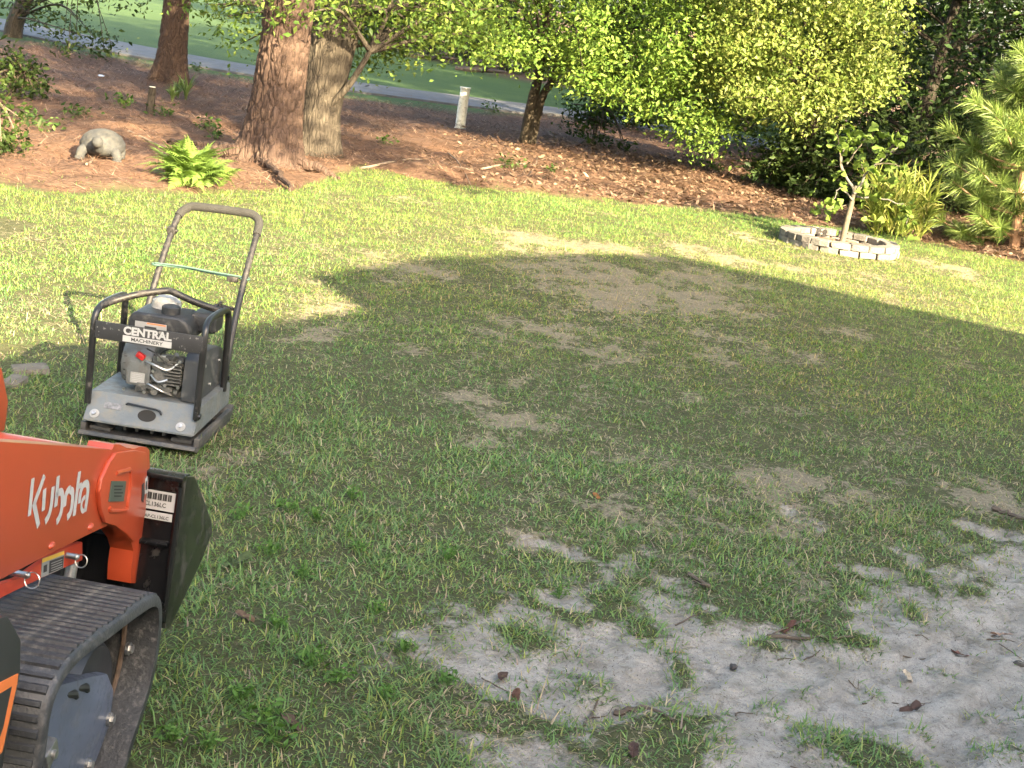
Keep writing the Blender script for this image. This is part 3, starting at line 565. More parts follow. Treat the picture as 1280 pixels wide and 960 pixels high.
# far edge of the fairway
fg = 'trees at the far edge of the fairway'
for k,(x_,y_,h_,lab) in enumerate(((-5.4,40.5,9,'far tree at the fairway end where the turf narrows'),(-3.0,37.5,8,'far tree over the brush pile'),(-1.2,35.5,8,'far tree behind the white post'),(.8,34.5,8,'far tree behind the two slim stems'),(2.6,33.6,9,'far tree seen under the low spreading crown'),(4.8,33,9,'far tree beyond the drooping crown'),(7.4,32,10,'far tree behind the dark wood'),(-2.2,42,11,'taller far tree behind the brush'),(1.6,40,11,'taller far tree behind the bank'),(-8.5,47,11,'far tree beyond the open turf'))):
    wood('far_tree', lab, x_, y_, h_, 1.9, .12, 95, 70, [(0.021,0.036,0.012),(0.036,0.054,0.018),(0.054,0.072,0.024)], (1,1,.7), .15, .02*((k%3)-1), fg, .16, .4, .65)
for k,(px_,py_,l_) in enumerate(((488,62,1.6),(510,58,1.2),(540,76,1.3),(600,92,1.1))):
    q = G(px_,py_); bm = bmesh.new(); a = rng.uniform(-.5,.5)
    bm_tube(bm, smooth_path([(-l_/2,0,.05),(0,.1,.10),(l_/2,0,.14)],6), np.linspace(.06,.03,13), 8); bm_tube(bm, smooth_path([(0,.1,.08),(.2,-.1,.2),(.5,-.2,.25)],5), np.linspace(.05,.02,11), 6)
    o = done('fallen_log', bm, M('weathered_log%d'%k,(0.07,0.0525,0.04),.9,var=.3,scale=9)); o.location=(q[0],q[1],gz(q[0],q[1])-.03); o.rotation_euler=(0,0,a)
    tag(o, 'pale fallen log in the brush at the far fairway edge', 'log', 'logs in the far brush')

# ------------------------------------------------------------------ shrubs and plants
def blob(n, sx, sy, sz, z0=0.0):
    q = rng.normal(0,.5,(n,3)); q = q/np.maximum(1,np.linalg.norm(q,axis=1))[:,None]
    return np.stack([q[:,0]*sx, q[:,1]*sy, z0+np.abs(q[:,2])*sz],1)
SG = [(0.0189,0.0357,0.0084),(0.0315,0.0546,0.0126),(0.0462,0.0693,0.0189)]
p = G(3,47); p[1] += .4; cl = []
for (px_,py_,Y_) in ((10,5,24),(30,12,23),(45,5,23.5),(60,22,23),(75,10,23.5),(90,28,22.5),(60,36,23),(105,35,22),(120,50,21.5),(80,44,22.5),(95,52,22),(115,48,21.5),(140,58,21.5),(35,30,24),(100,8,23),(150,3,23),(45,0,23),(20,25,24),(130,62,21.2),(85,65,21),(92,72,20.8),(0,10,24),(120,2,22.5),(170,4,22.5)): cl.append(AT(px_,py_,Y_)-np.array([p[0],p[1],0]))
cl = np.concatenate([np.array(cl), np.stack([rng.normal(.6,1.2,40),rng.normal(-.5,1,40),rng.uniform(2.2,5,40)],1)])
leafy('leaning_tree', 'dark leaning tree with spreading leafy boughs at the path bend', p, [([(0,0,-.1),(.06,0,.3),(.25,0,.8),(.4,-.1,1.4),(.9,-.2,3.5)],.15,.06)], cl, .30, 42, .075, [(0.024,0.042,0.012),(0.042,0.063,0.018),(0.072,0.096,0.03)], (1,1.1,.7), BARK_OAK, frac=.8)
def shrub(label, px_, py_, sx, sy, sz, ncl, per, size, cols, rc=.16, group='shrubs round the edges of the straw bed', name='shrub'):
    p = G(px_,py_); cl = blob(ncl,sx,sy,sz,.06)
    return leafy(name, label, p, [([(0,0,-.03),(.02*k,.03*(k-1),sz*.35),(.08*(k-1),.05*k,sz*.7)],.014,.006) for k in range(3)], cl, rc, per, size, cols, (1,1.2,.8), TWIG, .2, .6, group, 'shrub', .8)
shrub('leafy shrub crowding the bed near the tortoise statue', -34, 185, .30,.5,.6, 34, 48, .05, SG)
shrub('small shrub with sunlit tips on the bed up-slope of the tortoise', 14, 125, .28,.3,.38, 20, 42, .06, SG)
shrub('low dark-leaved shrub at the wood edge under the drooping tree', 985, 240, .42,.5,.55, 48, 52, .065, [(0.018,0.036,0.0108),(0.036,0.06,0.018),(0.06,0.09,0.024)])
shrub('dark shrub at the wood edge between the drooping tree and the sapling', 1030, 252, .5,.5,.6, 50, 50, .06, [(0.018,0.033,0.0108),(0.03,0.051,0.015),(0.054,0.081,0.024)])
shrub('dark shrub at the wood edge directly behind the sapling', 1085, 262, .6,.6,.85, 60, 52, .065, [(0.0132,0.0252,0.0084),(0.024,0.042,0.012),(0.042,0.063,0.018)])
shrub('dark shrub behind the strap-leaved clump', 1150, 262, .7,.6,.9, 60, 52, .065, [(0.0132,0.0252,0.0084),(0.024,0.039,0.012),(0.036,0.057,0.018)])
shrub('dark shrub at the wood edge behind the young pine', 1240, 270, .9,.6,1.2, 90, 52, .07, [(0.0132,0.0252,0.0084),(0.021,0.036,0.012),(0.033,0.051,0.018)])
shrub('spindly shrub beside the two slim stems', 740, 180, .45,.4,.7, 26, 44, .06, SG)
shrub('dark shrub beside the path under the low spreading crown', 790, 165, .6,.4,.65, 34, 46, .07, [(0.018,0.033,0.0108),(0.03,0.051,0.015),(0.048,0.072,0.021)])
def rooted(V,F,C):
    n=len(V)//4; o=len(V); new=V[0::4]+np.array([.0015,.0015,.0]); V=np.concatenate([V,new,[[0,0,-.004]]]); k=np.arange(n)
    return V, np.concatenate([F,np.stack([np.full(n,o+n),k*4,o+k],1)]), np.concatenate([C,C[0::4],C[:1]])
# weeds growing through the straw
wgp = 'small weeds growing in the straw bed'
wn = 0
for (px_,py_,s) in ((150,140,1.2),(95,150,1.1),(205,150,1.1),(255,165,1.0),(245,90,1.0),(60,170,1.1),(480,185,.8),(640,215,1.0),(880,210,1.2),(895,215,1.0),(690,222,.8),(270,180,1.0),(1010,225,1.2),(615,140,1.2),(30,160,1.2)):
    p = G(px_,py_); n = 46; c = rng.normal(0,1,(n,3))*np.array([.07,.07,.035])*s+np.array([0,0,.06*s]); c[:,2] = np.abs(c[:,2])
    V,F,C = leafcloud(c, rng.uniform(.03,.06,n)*s, tints(n,[(.035,.07,.017),(.06,.105,.024)],(1,1)), 0, .8, .55); V,F,C = rooted(V,F,C)
    t = tag(link('weed', big('weed',V,F,C), LEAF), 'small green weed sprouting through the brown straw', 'weed', wgp); t.location = (p[0],p[1],gz(p[0],p[1])); wn += 1
# broad-leaved weeds in the near lawn
for k,(px_,py_,s) in enumerate(((390,840,1),(330,905,1),(345,930,1.1),(420,860,.9),(300,880,.9),(560,700,.8),(360,640,1),(395,650,.9),(440,625,.8),(480,880,.7),(300,650,.9),(335,690,.8),(215,925,.9),(260,940,.9),(505,820,.7),(470,770,.7),(700,742,.7),(345,790,.8),(560,860,.7),(380,720,.8),(450,690,.8))):
    p = G(px_,py_); n = 38; a = rng.uniform(0,6.28,n); r = rng.uniform(.005,.045,n)*s; c = np.stack([np.cos(a)*r,np.sin(a)*r,.012+rng.random(n)*.035*s],1)
    V,F,C = leafcloud(c, rng.uniform(.014,.028,n)*s, tints(n,[(.06,.135,.03),(.085,.17,.04)],(1,1)), -.1, 1.0, .42); V,F,C = rooted(V,F,C)
    t = tag(link('lawn_weed', big('lawn_weed',V,F,C), LEAF), 'small bright-leaved weed low in the near lawn', 'weed', 'broad-leaved weeds in the lawn'); t.location = (p[0],p[1],gz(p[0],p[1]))

# fern
p = G(236,232); fern = thing('fern', 'bright green arching fern clump in front of the big pine', 'fern', (p[0],p[1],gz(p[0],p[1])))
def frond_mesh(L, arch, seed):
    r = np.random.default_rng(seed); n = 26; s = np.linspace(0,1,n); ang = 1.40-arch*s; d = np.stack([np.cos(ang),0*s,np.sin(ang)],1)*L/n; P = np.cumsum(d,0)
    V=[]; F=[]; C=[]; c0 = np.array([.125,.205,.045])*r.uniform(.8,1.2)
    for i in range(1,n):
        wl = .075*L/.4*math.sin(math.pi*min(1,.12+.9*s[i]))**.8*(1-s[i]**4)+.004; t = d[i]/np.linalg.norm(d[i]); nrm = np.array([-t[2],0,t[0]])
        for sg in (-1,1):
            side = np.array([0,sg,0])*wl+t*wl*.35-nrm*wl*.25*r.uniform(.3,1.4); hw = t*L/n*.42; o=len(V)
            V += [P[i]-hw, P[i]+side*.55-hw*1.05+nrm*.003, P[i]+side, P[i]+hw]; F.append((o,o+1,o+2,o+3)); k = r.uniform(.8,1.25); C += [c0*k]*4
    for i in range(n-1):
        o=len(V); V += [P[i]+np.array([0,.0025,0]),P[i]-np.array([0,.0025,0]),P[i+1]-np.array([0,.0015,0]),P[i+1]+np.array([0,.0015,0])]; F.append((o,o+1,o+2,o+3)); C += [np.array([.13,.19,.04])]*4
    return big('frond', np.array(V), np.array(F), np.array(C))
fm = [frond_mesh(.46*u,a,k) for k,(u,a) in enumerate(((1,1.7),(.95,2.2),(1.05,1.4),(.9,1.0)))]
for m_ in fm: m_.materials.append(LEAF)
for k in range(130):
    o = link('frond', fm[k%4], None, fern); o.rotation_euler = (rng.normal(0,.2), rng.normal(0,.22), k*2.4+rng.normal(0,.2)); s = rng.uniform(.62,1.0); o.scale = (s,s,s*rng.uniform(.85,1.1)); o.location = (rng.normal(0,.06),rng.normal(0,.05),0)

# tortoise statue
p = G(121,201); STAT = M('weathered_concrete', (.027,.0285,.031), .9, var=.3, scale=9, dirt=(.06,.057,.05), dirt_amt=.45, dscale=16, bump=.5, bscale=60)
tt = thing('tortoise_statue', 'grey concrete tortoise statue on the straw bed', 'statue', (p[0],p[1]+.12,gz(p[0],p[1])), R(8))
t = bmesh.new(); bmesh.ops.create_icosphere(t, subdivisions=5, radius=1.0)
for v in t.verts:
    co = v.co; th = math.atan2(co.y,co.x)/(2*math.pi)+.5
    wv = float(worley(np.array(th), np.array(co.z+2.0), 9, .42, 4)); k = 1+.035*(min(1,wv*4)-.5)*(1 if co.z>0 else 0)
    v.co = Vector((co.x*.165*k, co.y*.20*k, .095+(co.z*.125*k if co.z > 0 else co.z*.082)))
done('shell', t, STAT, tt, 60)
bm = bmesh.new(); pts = smooth_path([(0,-.12,.08),(.0,-.2,.10),(0,-.245,.13)],5); bm_tube(bm, pts, np.linspace(.045,.03,len(pts)), 12); bm_ell(bm,(0,-.268,.15),(.042,.055,.042)); bm_ell(bm,(.026,-.285,.15),(.008,.008,.008),8,6); bm_ell(bm,(-.026,-.285,.15),(.008,.008,.008),8,6); done('head', bm, STAT, tt)
for sx in (-1,1):
    for (yy,sp) in ((-.15,.03),(.14,.0)):
        bm = bmesh.new(); pts = smooth_path([(sx*.08,yy*.7,.09),(sx*(.115+sp*.3),yy,.06),(sx*(.12+sp*.5),yy-.02,.0)],5); bm_tube(bm, pts, np.linspace(.042,.032,len(pts)), 12); bm_ell(bm,(sx*(.12+sp*.5),yy-.03,.012),(.036,.042,.02)); done('leg', bm, STAT, tt)
# white post and small stump
p = G(575,160); bm = bmesh.new(); pr = smooth_path([(0,0,-.05),(.0,0,.04),(.0,.0,.2),(.005,0,.42),(.005,0,.49)],8)
rr = np.interp(np.linspace(0,1,len(pr)),[0,.15,.2,.9,.93,1],[.078,.076,.062,.058,.066,.064])*rng.uniform(.97,1.03,len(pr)); bm_tube(bm, pr, rr, 14)
o = tag(done('garden_post', bm, M('white_paint_chalky',(.85,.84,.80),.9,var=.12,scale=14,dirt=(.35,.32,.27),dirt_amt=.3,dscale=22,bump=.6,bscale=40)), 'short white painted post standing in the straw bed', 'post'); o.location=(p[0],p[1],gz(p[0],p[1])); 
p = G(187,146); bm = bmesh.new(); bm_tube(bm, [(0,0,-.03),(0,0,.1),(.005,0,.2),(.005,0,.25)], [.045,.04,.038,.034], 12)
o = tag(done('cut_stump', bm, BARK_OAK), 'thin cut stump with a pale top near the slimmer pine', 'stump'); o.location=(p[0],p[1],gz(p[0],p[1]))
bm = bmesh.new(); bm_tube(bm,[(.005,0,.249),(.005,0,.256)],[.033,.030],12); done('cut_face', bm, M('cut_wood',(.62,.56,.46),.8,var=.15), o)
# strap-leaf plants at the slimmer pine's foot
for k,(px_,py_,h_) in enumerate(((222,122,.28),(232,126,.34),(215,128,.22))):
    p = G(px_,py_); n = 26; a = rng.uniform(0,6.28,n); V=[];F=[];C=[]
    for j in range(n):
        L = h_*rng.uniform(.6,1.1); ln = rng.uniform(.15,.9); s = np.array([-math.sin(a[j]),math.cos(a[j]),0])*.012; P=[np.array([math.cos(a[j])*math.sin(ln*q)*L*q, math.sin(a[j])*math.sin(ln*q)*L*q, math.cos(ln*q*1.1)*L*q]) for q in (0,.35,.7,1)]
        o_=len(V); V += [P[0]-s,P[0]+s,P[1]-s,P[1]+s,P[2]-s*.8,P[2]+s*.8,P[3],P[3]]; F += [(o_,o_+1,o_+3,o_+2),(o_+2,o_+3,o_+5,o_+4),(o_+4,o_+5,o_+7,o_+6)]; C += [np.array([.12,.17,.06])*rng.uniform(.7,1.3)]*8
    t = tag(link('strap_plant', big('strap_plant',np.array(V),np.array(F),np.array(C)), LEAF), 'small strap-leaved plant at the foot of the slimmer pine', 'plant', 'strap-leaved plants at the pine foot'); t.location=(p[0],p[1],gz(p[0],p[1]))

# stone tree ring with sapling
RC = np.array([2.44,12.20]); RR = .405; rz = gz(*RC)
ring = thing('tree_ring', 'oval of pale grey edging blocks stacked two courses high round the sapling', 'tree ring', (RC[0],RC[1],rz-.005), R(-14))
BLK = [M('edging_block%d'%k, c, .95, var=.3, scale=20, dirt=(0.1155,0.105,0.0945), dirt_amt=.3, dscale=30, bump=.7, bscale=70) for k,c in enumerate(((0.1312,0.1234,0.1129),(0.1076,0.1024,0.0945),(0.08925,0.08138,0.07612)))]
bmk = []
for k in range(3):
    bm = bmesh.new(); NB = 19; ha = math.pi/NB-.008
    bm_prism(bm, [(-math.tan(ha)*(RR-.055),-.055),(math.tan(ha)*(RR-.055),-.055),(math.tan(ha)*(RR+.045),.05),(0,.062),(-math.tan(ha)*(RR+.045),.05)], 'z', 0, .048, .006)
    for v in bm.verts: v.co += Vector(rng.normal(0,.002,3))
    me = bpy.data.meshes.new('block'); bmesh.ops.recalc_face_normals(bm,faces=bm.faces); bm.to_mesh(me); bm.free(); me.materials.append(BLK[k]); bmk.append(me)
for c in range(2):
    for k in range(19):
        a = 2*math.pi*(k+.5*c)/19; o = link('block', bmk[(k*5+c*2+k//4)%3], None, ring); o.location = (math.cos(a)*RR*1.04+rng.normal(0,.004), math.sin(a)*RR*.92+rng.normal(0,.004), 0.050*c+rng.normal(0,.001)); o.rotation_euler = (0,rng.normal(0,.015),a-math.pi/2+rng.normal(0,.03))
bm = bmesh.new(); vs=[]; 
for rr_,zz in ((.375,.02),(.25,.045),(.1,.06)): vs.append([bm.verts.new((math.cos(a)*rr_*1.02,math.sin(a)*rr_*.9,zz+rng.normal(0,.008))) for a in np.linspace(0,2*math.pi,28,endpoint=False)])
for a_,b_ in zip(vs,vs[1:]):
    for k in range(28): bm.faces.new((a_[k],a_[(k+1)%28],b_[(k+1)%28],b_[k]))
bm.faces.new(vs[-1]); done('soil', bm, M('ring_mulch',(.16,.09,.06),.95,var=.5,scale=40,bump=.9,bscale=60), ring)
fz = rz+.05; fig = thing('sapling', 'sparse young tree with big rounded leaves growing inside the block ring', 'tree', (RC[0]+.03,RC[1]+.05,fz))
FB = M('sapling_bark',(0.07644,0.06526,0.04777),.85,var=.25,scale=25,bump=.4); FBW = M('whitish_bark',(0.0819,0.0778,0.07235),.9,var=.25,scale=30)
fy = RC[1]+.05
def FP(px_,py_,dy=0.0): return AT(px_,py_,fy+dy)-np.array(fig.location)
bm = bmesh.new(); tr = smooth_path([(0,0,-.06),FP(1060,272),FP(1066,248),FP(1070,232)],6); bm_tube(bm,tr,np.linspace(.026,.018,len(tr)),12); done('trunk', bm, FB, fig)
ends = []
for k,(a,b_,c,dy,r0,m_) in enumerate((((1068,240),(1052,205),(1058,172),.0,.02,FBW),((1068,242),(1085,215),(1100,198),-.05,.02,FBW),((1066,250),(1050,236),(1042,250),-.1,.012,FBW),((1070,246),(1100,248),(1130,256),-.06,.014,FBW),((1058,205),(1072,186),(1082,172),.1,.012,FB),((1085,215),(1110,192),(1125,182),.05,.012,FBW),((1066,250),(1080,225),(1075,200),.12,.014,FB),((1052,215),(1050,190),(1046,168),-.08,.012,FB),((1128,255),(1135,262),(1133,282),-.06,.008,FBW),((1092,205),(1115,205),(1132,212),-.1,.010,FB),((1064,255),(1035,262),(1020,258),.06,.009,FB))):
    bm = bmesh.new(); pts = smooth_path([FP(*a,dy*.3),FP(*b_,dy*.7),FP(*c,dy*1.4)],6); bm_tube(bm,pts+rng.normal(0,.004,pts.shape),np.linspace(r0*.62,.003,len(pts)),8); done('branch', bm, m_, fig); ends += [pts[-1],pts[-3],pts[-6],pts[-1]+rng.normal(0,.04,3)]
def figleaf(seed):
    r = np.random.default_rng(seed); V=[(0,0,0)]; n=12
    for k in range(n):
        a=-2.6+5.2*k/(n-1); rad=.055*(1+.22*math.cos(3*a))*(1-.25*(abs(a)/2.6)**4); V.append((rad*math.sin(a)*.85,.05+rad*math.cos(a),-.010*math.cos(a*2)+.012*r.normal()))
    F=[(0,k+1,k+2) for k in range(n-1)]; V=np.array(V); return big('leaf',V,np.array(F),np.tile(np.array([.10,.155,.034])*r.uniform(.8,1.25),(len(V),1)),smooth=True)
fl = [figleaf(k) for k in range(5)]
for m_ in fl: m_.materials.append(LEAF)
extra = [FP(px_,py_,rng.normal(0,.08)) for (px_,py_) in ((1055,160),(1064,156),(1078,162),(1090,170),(1100,172),(1112,176),(1128,180),(1133,190),(1118,206),(1102,214),(1045,200),(1038,222),(1048,218),(1058,230),(1078,236),(1088,232),(1030,266),(1022,262),(1015,258),(1040,266),(1075,262),(1082,272),(1062,190),(1070,178),(1052,178),(1090,190),(1108,186),(1122,224),(1098,226),(1085,246))]
for k,e in enumerate(ends+extra+[q+rng.normal(0,.05,3) for q in extra]+[q+rng.normal(0,.06,3) for q in ends]):
    o = link('leaf', fl[k%5], None, fig); o.location = e+rng.normal(0,.012,3); o.rotation_euler = (rng.uniform(-.9,.5),rng.normal(0,.6),rng.uniform(0,6.28)); s=rng.uniform(.45,.95); o.scale=(s,s,s)

# strap-leaved clump
p = G(1128,296); clump = thing('strap_leaf_clump', 'tall yellow-green clump of strap leaves beside the block ring', 'plant', (3.17,13.45,gz(3.17,13.45)))
V=[];F=[];C=[]
stems_ = [(rng.uniform(0,6.28), rng.random()**.5*.24, rng.uniform(.0,.5), rng.uniform(.30,.62)) for _ in range(46)]
for j in range(1150):
    sa,sr,sl_,sh_ = stems_[j%46]; u_ = rng.random()**.8; b0_ = np.array([math.cos(sa)*(sr+sl_*.5*u_*sh_), math.sin(sa)*(sr+sl_*.5*u_*sh_)*.8, u_*sh_*.85])
    a2 = rng.uniform(0,6.28) if rng.random()<.6 else sa+rng.normal(0,.5); L = rng.uniform(.13,.30); an = rng.uniform(.15,.9); cv = rng.uniform(.2,1.2)
    s=np.array([-math.sin(a2),math.cos(a2),rng.normal(0,.6)])*.0062*rng.uniform(.7,1.4); P=[b0_]
    for q in range(5): P.append(P[-1]+np.array([math.cos(a2)*math.sin(an),math.sin(a2)*math.sin(an),math.cos(an)])*L/5); an+=cv*(q+1)/9
    wd=[.6,1,1,.8,.5,.05]; o_=len(V)
    for q in range(6): V += [P[q]-s*wd[q],P[q]+s*wd[q]]
    F += [(o_+2*q,o_+2*q+1,o_+2*q+3,o_+2*q+2) for q in range(5)]; t_=np.array([[.12,.165,.038],[.18,.22,.052],[.24,.245,.08]])[rng.integers(0,3)]*rng.uniform(.7,1.2); C += [t_]*12
link('leaves', big('strap_leaves',np.array(V),np.array(F),np.array(C)), LEAF, clump)['kind']='stuff'

# young pine
p = np.array([4.30,13.85]); yp = thing('young_pine', 'young pine with long soft light green needles at the lawn corner', 'tree', (p[0],p[1],gz(*p)))
bm = bmesh.new(); tr = smooth_path([(.05,0,-.05),(.0,0,.5),(-.03,0,1.1),(0,0,1.4),(.02,0,1.75)],6); bm_tube(bm,tr,np.linspace(.05,.015,len(tr)),10); done('trunk',bm,M('young_pine_bark',(.34,.20,.13),.9,var=.3,scale=30,bump=.6),yp)
TW = M('pine_twig',(.30,.19,.12),.9,var=.3,scale=30); k=0
NG = [(.085,.14,.035),(.12,.18,.045),(.16,.21,.06)]
for z0 in (.12,.3,.5,.72,.95,1.15,1.35,1.55):
    nb = 7 if z0 < 1.7 else 5
    for j in range(nb):
        a = j*2*math.pi/nb+z0*3+rng.normal(0,.25); L = (.66-.45*max(0,z0-.75))*rng.uniform(.75,1.2); up = .25+.1*rng.normal()
        s0 = np.array([np.interp(z0,tr[:,2],tr[:,0]),0,z0]); dv = np.array([math.cos(a),math.sin(a),0]); pts = smooth_path([s0,s0+dv*L*.5+np.array([0,0,L*(up-.15)]),s0+dv*L+np.array([0,0,L*up*1.3])],5)
        bm = bmesh.new(); bm_tube(bm,pts,np.linspace(.013,.006,len(pts)),6); br = done('branch',bm,TW,yp)
        side = np.array([-dv[1],dv[0],0]); N=[];cc=[]
        tips = [(pts[-1],(dv+np.array([0,0,.5]))),(pts[-4]+side*.12,(dv+side+np.array([0,0,.4]))),(pts[-4]-side*.12,(dv-side+np.array([0,0,.4]))),(pts[-6],(dv+np.array([0,0,.7])))]
        for (tp,td) in tips:
            td=td/np.linalg.norm(td); n=150; u=rng.random(n); base=tp-td*(.14*u)[:,None]; d=rng.normal(0,1,(n,3)); d-=td*(d@td)[:,None]; d/=np.linalg.norm(d,axis=1)[:,None]; d=d*rng.uniform(.4,.95,n)[:,None]+td*rng.uniform(.35,.95,n)[:,None]; d/=np.linalg.norm(d,axis=1)[:,None]
            Ln=rng.uniform(.12,.20,n)[:,None]; m_=base+d*Ln*.6; e=base+d*Ln; e[:,2]-=.025*rng.random(n); s=np.cross(d,rng.normal(0,1,(n,3))); s/=np.linalg.norm(s,axis=1)[:,None]; s*=.0022
            N.append(np.stack([base-s,base+s,m_+s,m_-s,e],1).reshape(-1,3)); cc.append(np.repeat(tints(n,NG,(1,1.2,1)),5,0))
        Vn=np.concatenate(N); o_=np.arange(len(Vn)//5)[:,None]*5; Fn=np.concatenate([o_+np.array([0,1,2]),o_+np.array([0,2,3]),o_+np.array([3,2,4])])
        link('needles', big('needles',Vn,Fn,np.concatenate(cc)), NEEDLE, br)['kind']='stuff'

# ------------------------------------------------------------------ small loose things on the ground
def curled_leaf(name, px_, py_, size, col, label, group=None, lobes=0, curl=.5, Y0=None):
    p = G(px_,py_); n=16; V=[(0,0,0)]
    for k in range(n):
        a=2*math.pi*k/n; rad=size*.5*(1+.25*math.cos(lobes*a) if lobes else 1)*(1.0+.35*math.cos(2*a)); xx,yy=rad*math.sin(a)*.75,rad*math.cos(a); V.append((xx,yy,curl*abs(xx)**1.2*1.6+.12*size*rng.normal()*.5+.15*curl*yy*yy/size))
    V=np.array(V); V[:,2]-=V[:,2].min(); F=np.array([(0,k+1,(k+1)%n+1) for k in range(n)])
    bmx = bmesh.new(); vv=[bmx.verts.new(v) for v in V]; [bmx.faces.new([vv[i] for i in f]) for f in F]
    g2 = bmesh.ops.solidify(bmx, geom=bmx.faces[:], thickness=.0012)
    o = done(name, bmx, M('leaf_'+name+str(px_),col,.75,var=.35,scale=60,bump=.4,bscale=150)); tag(o,label,'leaf',group)
    o.location=(p[0],p[1],gz(p[0],p[1])+.006); o.rotation_euler=(rng.normal(0,.25),rng.normal(0,.25),rng.uniform(0,6.28)); return o
curled_leaf('fallen_leaf',985,785,.045,(.13,.055,.04),'dark reddish fallen leaf lying mid-sand beside a thin root',None,3)
curled_leaf('fallen_leaf',850,806,.032,(.75,.34,.03),'bright orange fallen leaf on the sand',None,0,.3)
curled_leaf('fallen_leaf',628,845,.045,(.10,.055,.04),'dark brown curled leaf at the sandy lawn edge')
curled_leaf('fallen_leaf',1145,872,.055,(.085,.05,.04),'dark brown folded leaf standing up on bare sand',None,3,1.1)
curled_leaf('fallen_leaf',1136,836,.042,(.55,.45,.33),'pale tan leaf flat on bare sand',None,0,.2)
curled_leaf('fallen_leaf',1255,780,.040,(.42,.28,.21),'light tan lobed leaf on the trampled sand',None,4)
curled_leaf('fallen_leaf',1203,812,.038,(.22,.11,.09),'dull reddish leaf half buried in sand',None,3,.3)
curled_leaf('fallen_leaf',790,950,.045,(.09,.045,.035),'blackish brown leaf tucked in a sandy tuft')
curled_leaf('fallen_leaf',645,876,.04,(.14,.07,.045),'small brown leaf where grass thins into sand')
curled_leaf('fallen_leaf',362,910,.055,(.13,.08,.055),'crumpled brown leaf deep in the near grass',None,3,.9)
curled_leaf('fallen_leaf',305,777,.04,(.15,.10,.07),'small curled brown leaf in the grass near the bucket',None,0,1.0)
curled_leaf('fallen_leaf',292,706,.085,(.075,.11,.04),'large olive green leaf on the grass beside the bucket',None,0,.35)
curled_leaf('fallen_leaf',745,625,.03,(.35,.15,.05),'tiny rust leaf in the patchy grass')
curled_leaf('fallen_leaf',160,357,.04,(.5,.22,.06),'orange leaf on the sunlit lawn beyond the compactor')
curled_leaf('fallen_leaf',1040,706,.035,(.12,.05,.04),'dark leaf on the small upper sand patch')
def rock(name, px_, py_, s, col, label, cat='stone', group=None):
    p=G(px_,py_); t=bmesh.new(); bmesh.ops.create_icosphere(t,subdivisions=3,radius=1)
    for v in t.verts: v.co = Vector((v.co.x*s[0],v.co.y*s[1],v.co.z*s[2]))*(1+.18*(float(vn(np.array(v.co.x*2.3+px_),np.array(v.co.y*2.3+v.co.z*2)))-.5)*2)
    o=done(name,t,M('rock%d'%px_,col,.9,var=.35,scale=40,bump=.7,bscale=60),None,60); tag(o,label,cat,group); o.location=(p[0],p[1],gz(p[0],p[1])+s[2]*.45); o.rotation_euler=(0,0,rng.uniform(0,3)); return o
rock('pine_cone_bit',918,826,(.011,.010,.008),(.04,.035,.035),'small black pebble on the pale sand')
rock('pebble',725,848,(.009,.009,.006),(.09,.08,.075),'small dark grey pebble at the sand edge')
rock('pebble',1275,824,(.016,.013,.009),(.05,.045,.04),'larger dark clod on the trampled sand')
for k,(px_,py_,sc) in enumerate(((38,468,1.0),(18,485,.8))):
    p=G(px_,py_); bm=bmesh.new(); bm_box(bm,(0,0,.02),(.13*sc,.08*sc,.05),None,.012); o=done('flat_stone',bm,M('flat_stone%d'%k,(.10,.09,.075),.95,var=.35,scale=20,bump=.8,bscale=50)); o.location=(p[0],p[1],gz(p[0],p[1])-.02); o.rotation_euler=(.05,-.08,.5+k)
    tag(o,['flat grey-brown stone in the grass left of the compactor','smaller flat stone in the grass close to the loader arm'][k],'stone')
def stick(pts, r, label, group='dry twigs scattered over the sand', mat=None, cat='stick', name='stick'):
    P=[]; 
    for q in pts:
        g=G(*q); P.append((g[0],g[1],gz(g[0],g[1])+r*.7+.003))
    sp=smooth_path(P,6); c=sp[0].copy(); bm=bmesh.new(); bm_tube(bm,sp-c+rng.normal(0,r*.25,sp.shape),np.linspace(r,r*.45,len(sp)),6); o=done(name,bm,mat or TWIG); o.location=c; return tag(o,label,cat,group)
for (pts,r) in (([(730,908),(742,882),(748,872)],.004),([(770,880),(800,882),(842,905)],.008),([(960,790),(1010,795),(1065,800)],.0065),([(1010,778),(990,782),(960,790)],.0045)):
    stick(pts,r,{.004:'thin pale forked twig on the sand',.008:'short thick root poking out of the sand',.0065:'long brown root half sunk in the sand',.0045:'thin end of a root on the sand'}[r],None)
stick([(1240,640),(1262,648),(1290,660)],.012,'thick dark stick lying in the patchy grass',None)
stick([(860,722),(885,738),(868,730)],.006,'stubby dark twig at the upper sand edge',None)
for k in range(30):
    px_=rng.uniform(600,1270); py_=rng.uniform(735,950); q=G(px_,py_)
    if float(sand_sunspot_mask(q[0],q[1])) < .5: continue
    a=rng.uniform(-.6,.9); L=rng.uniform(14,60); b=rng.normal(0,5); stick([(px_,py_),(px_+L*.5*math.cos(a)+b,py_+L*.3*math.sin(a)+b*.5),(px_+L*math.cos(a),py_+L*.6*math.sin(a))],rng.uniform(.0012,.0026),'fine dark twig lying on the sand')
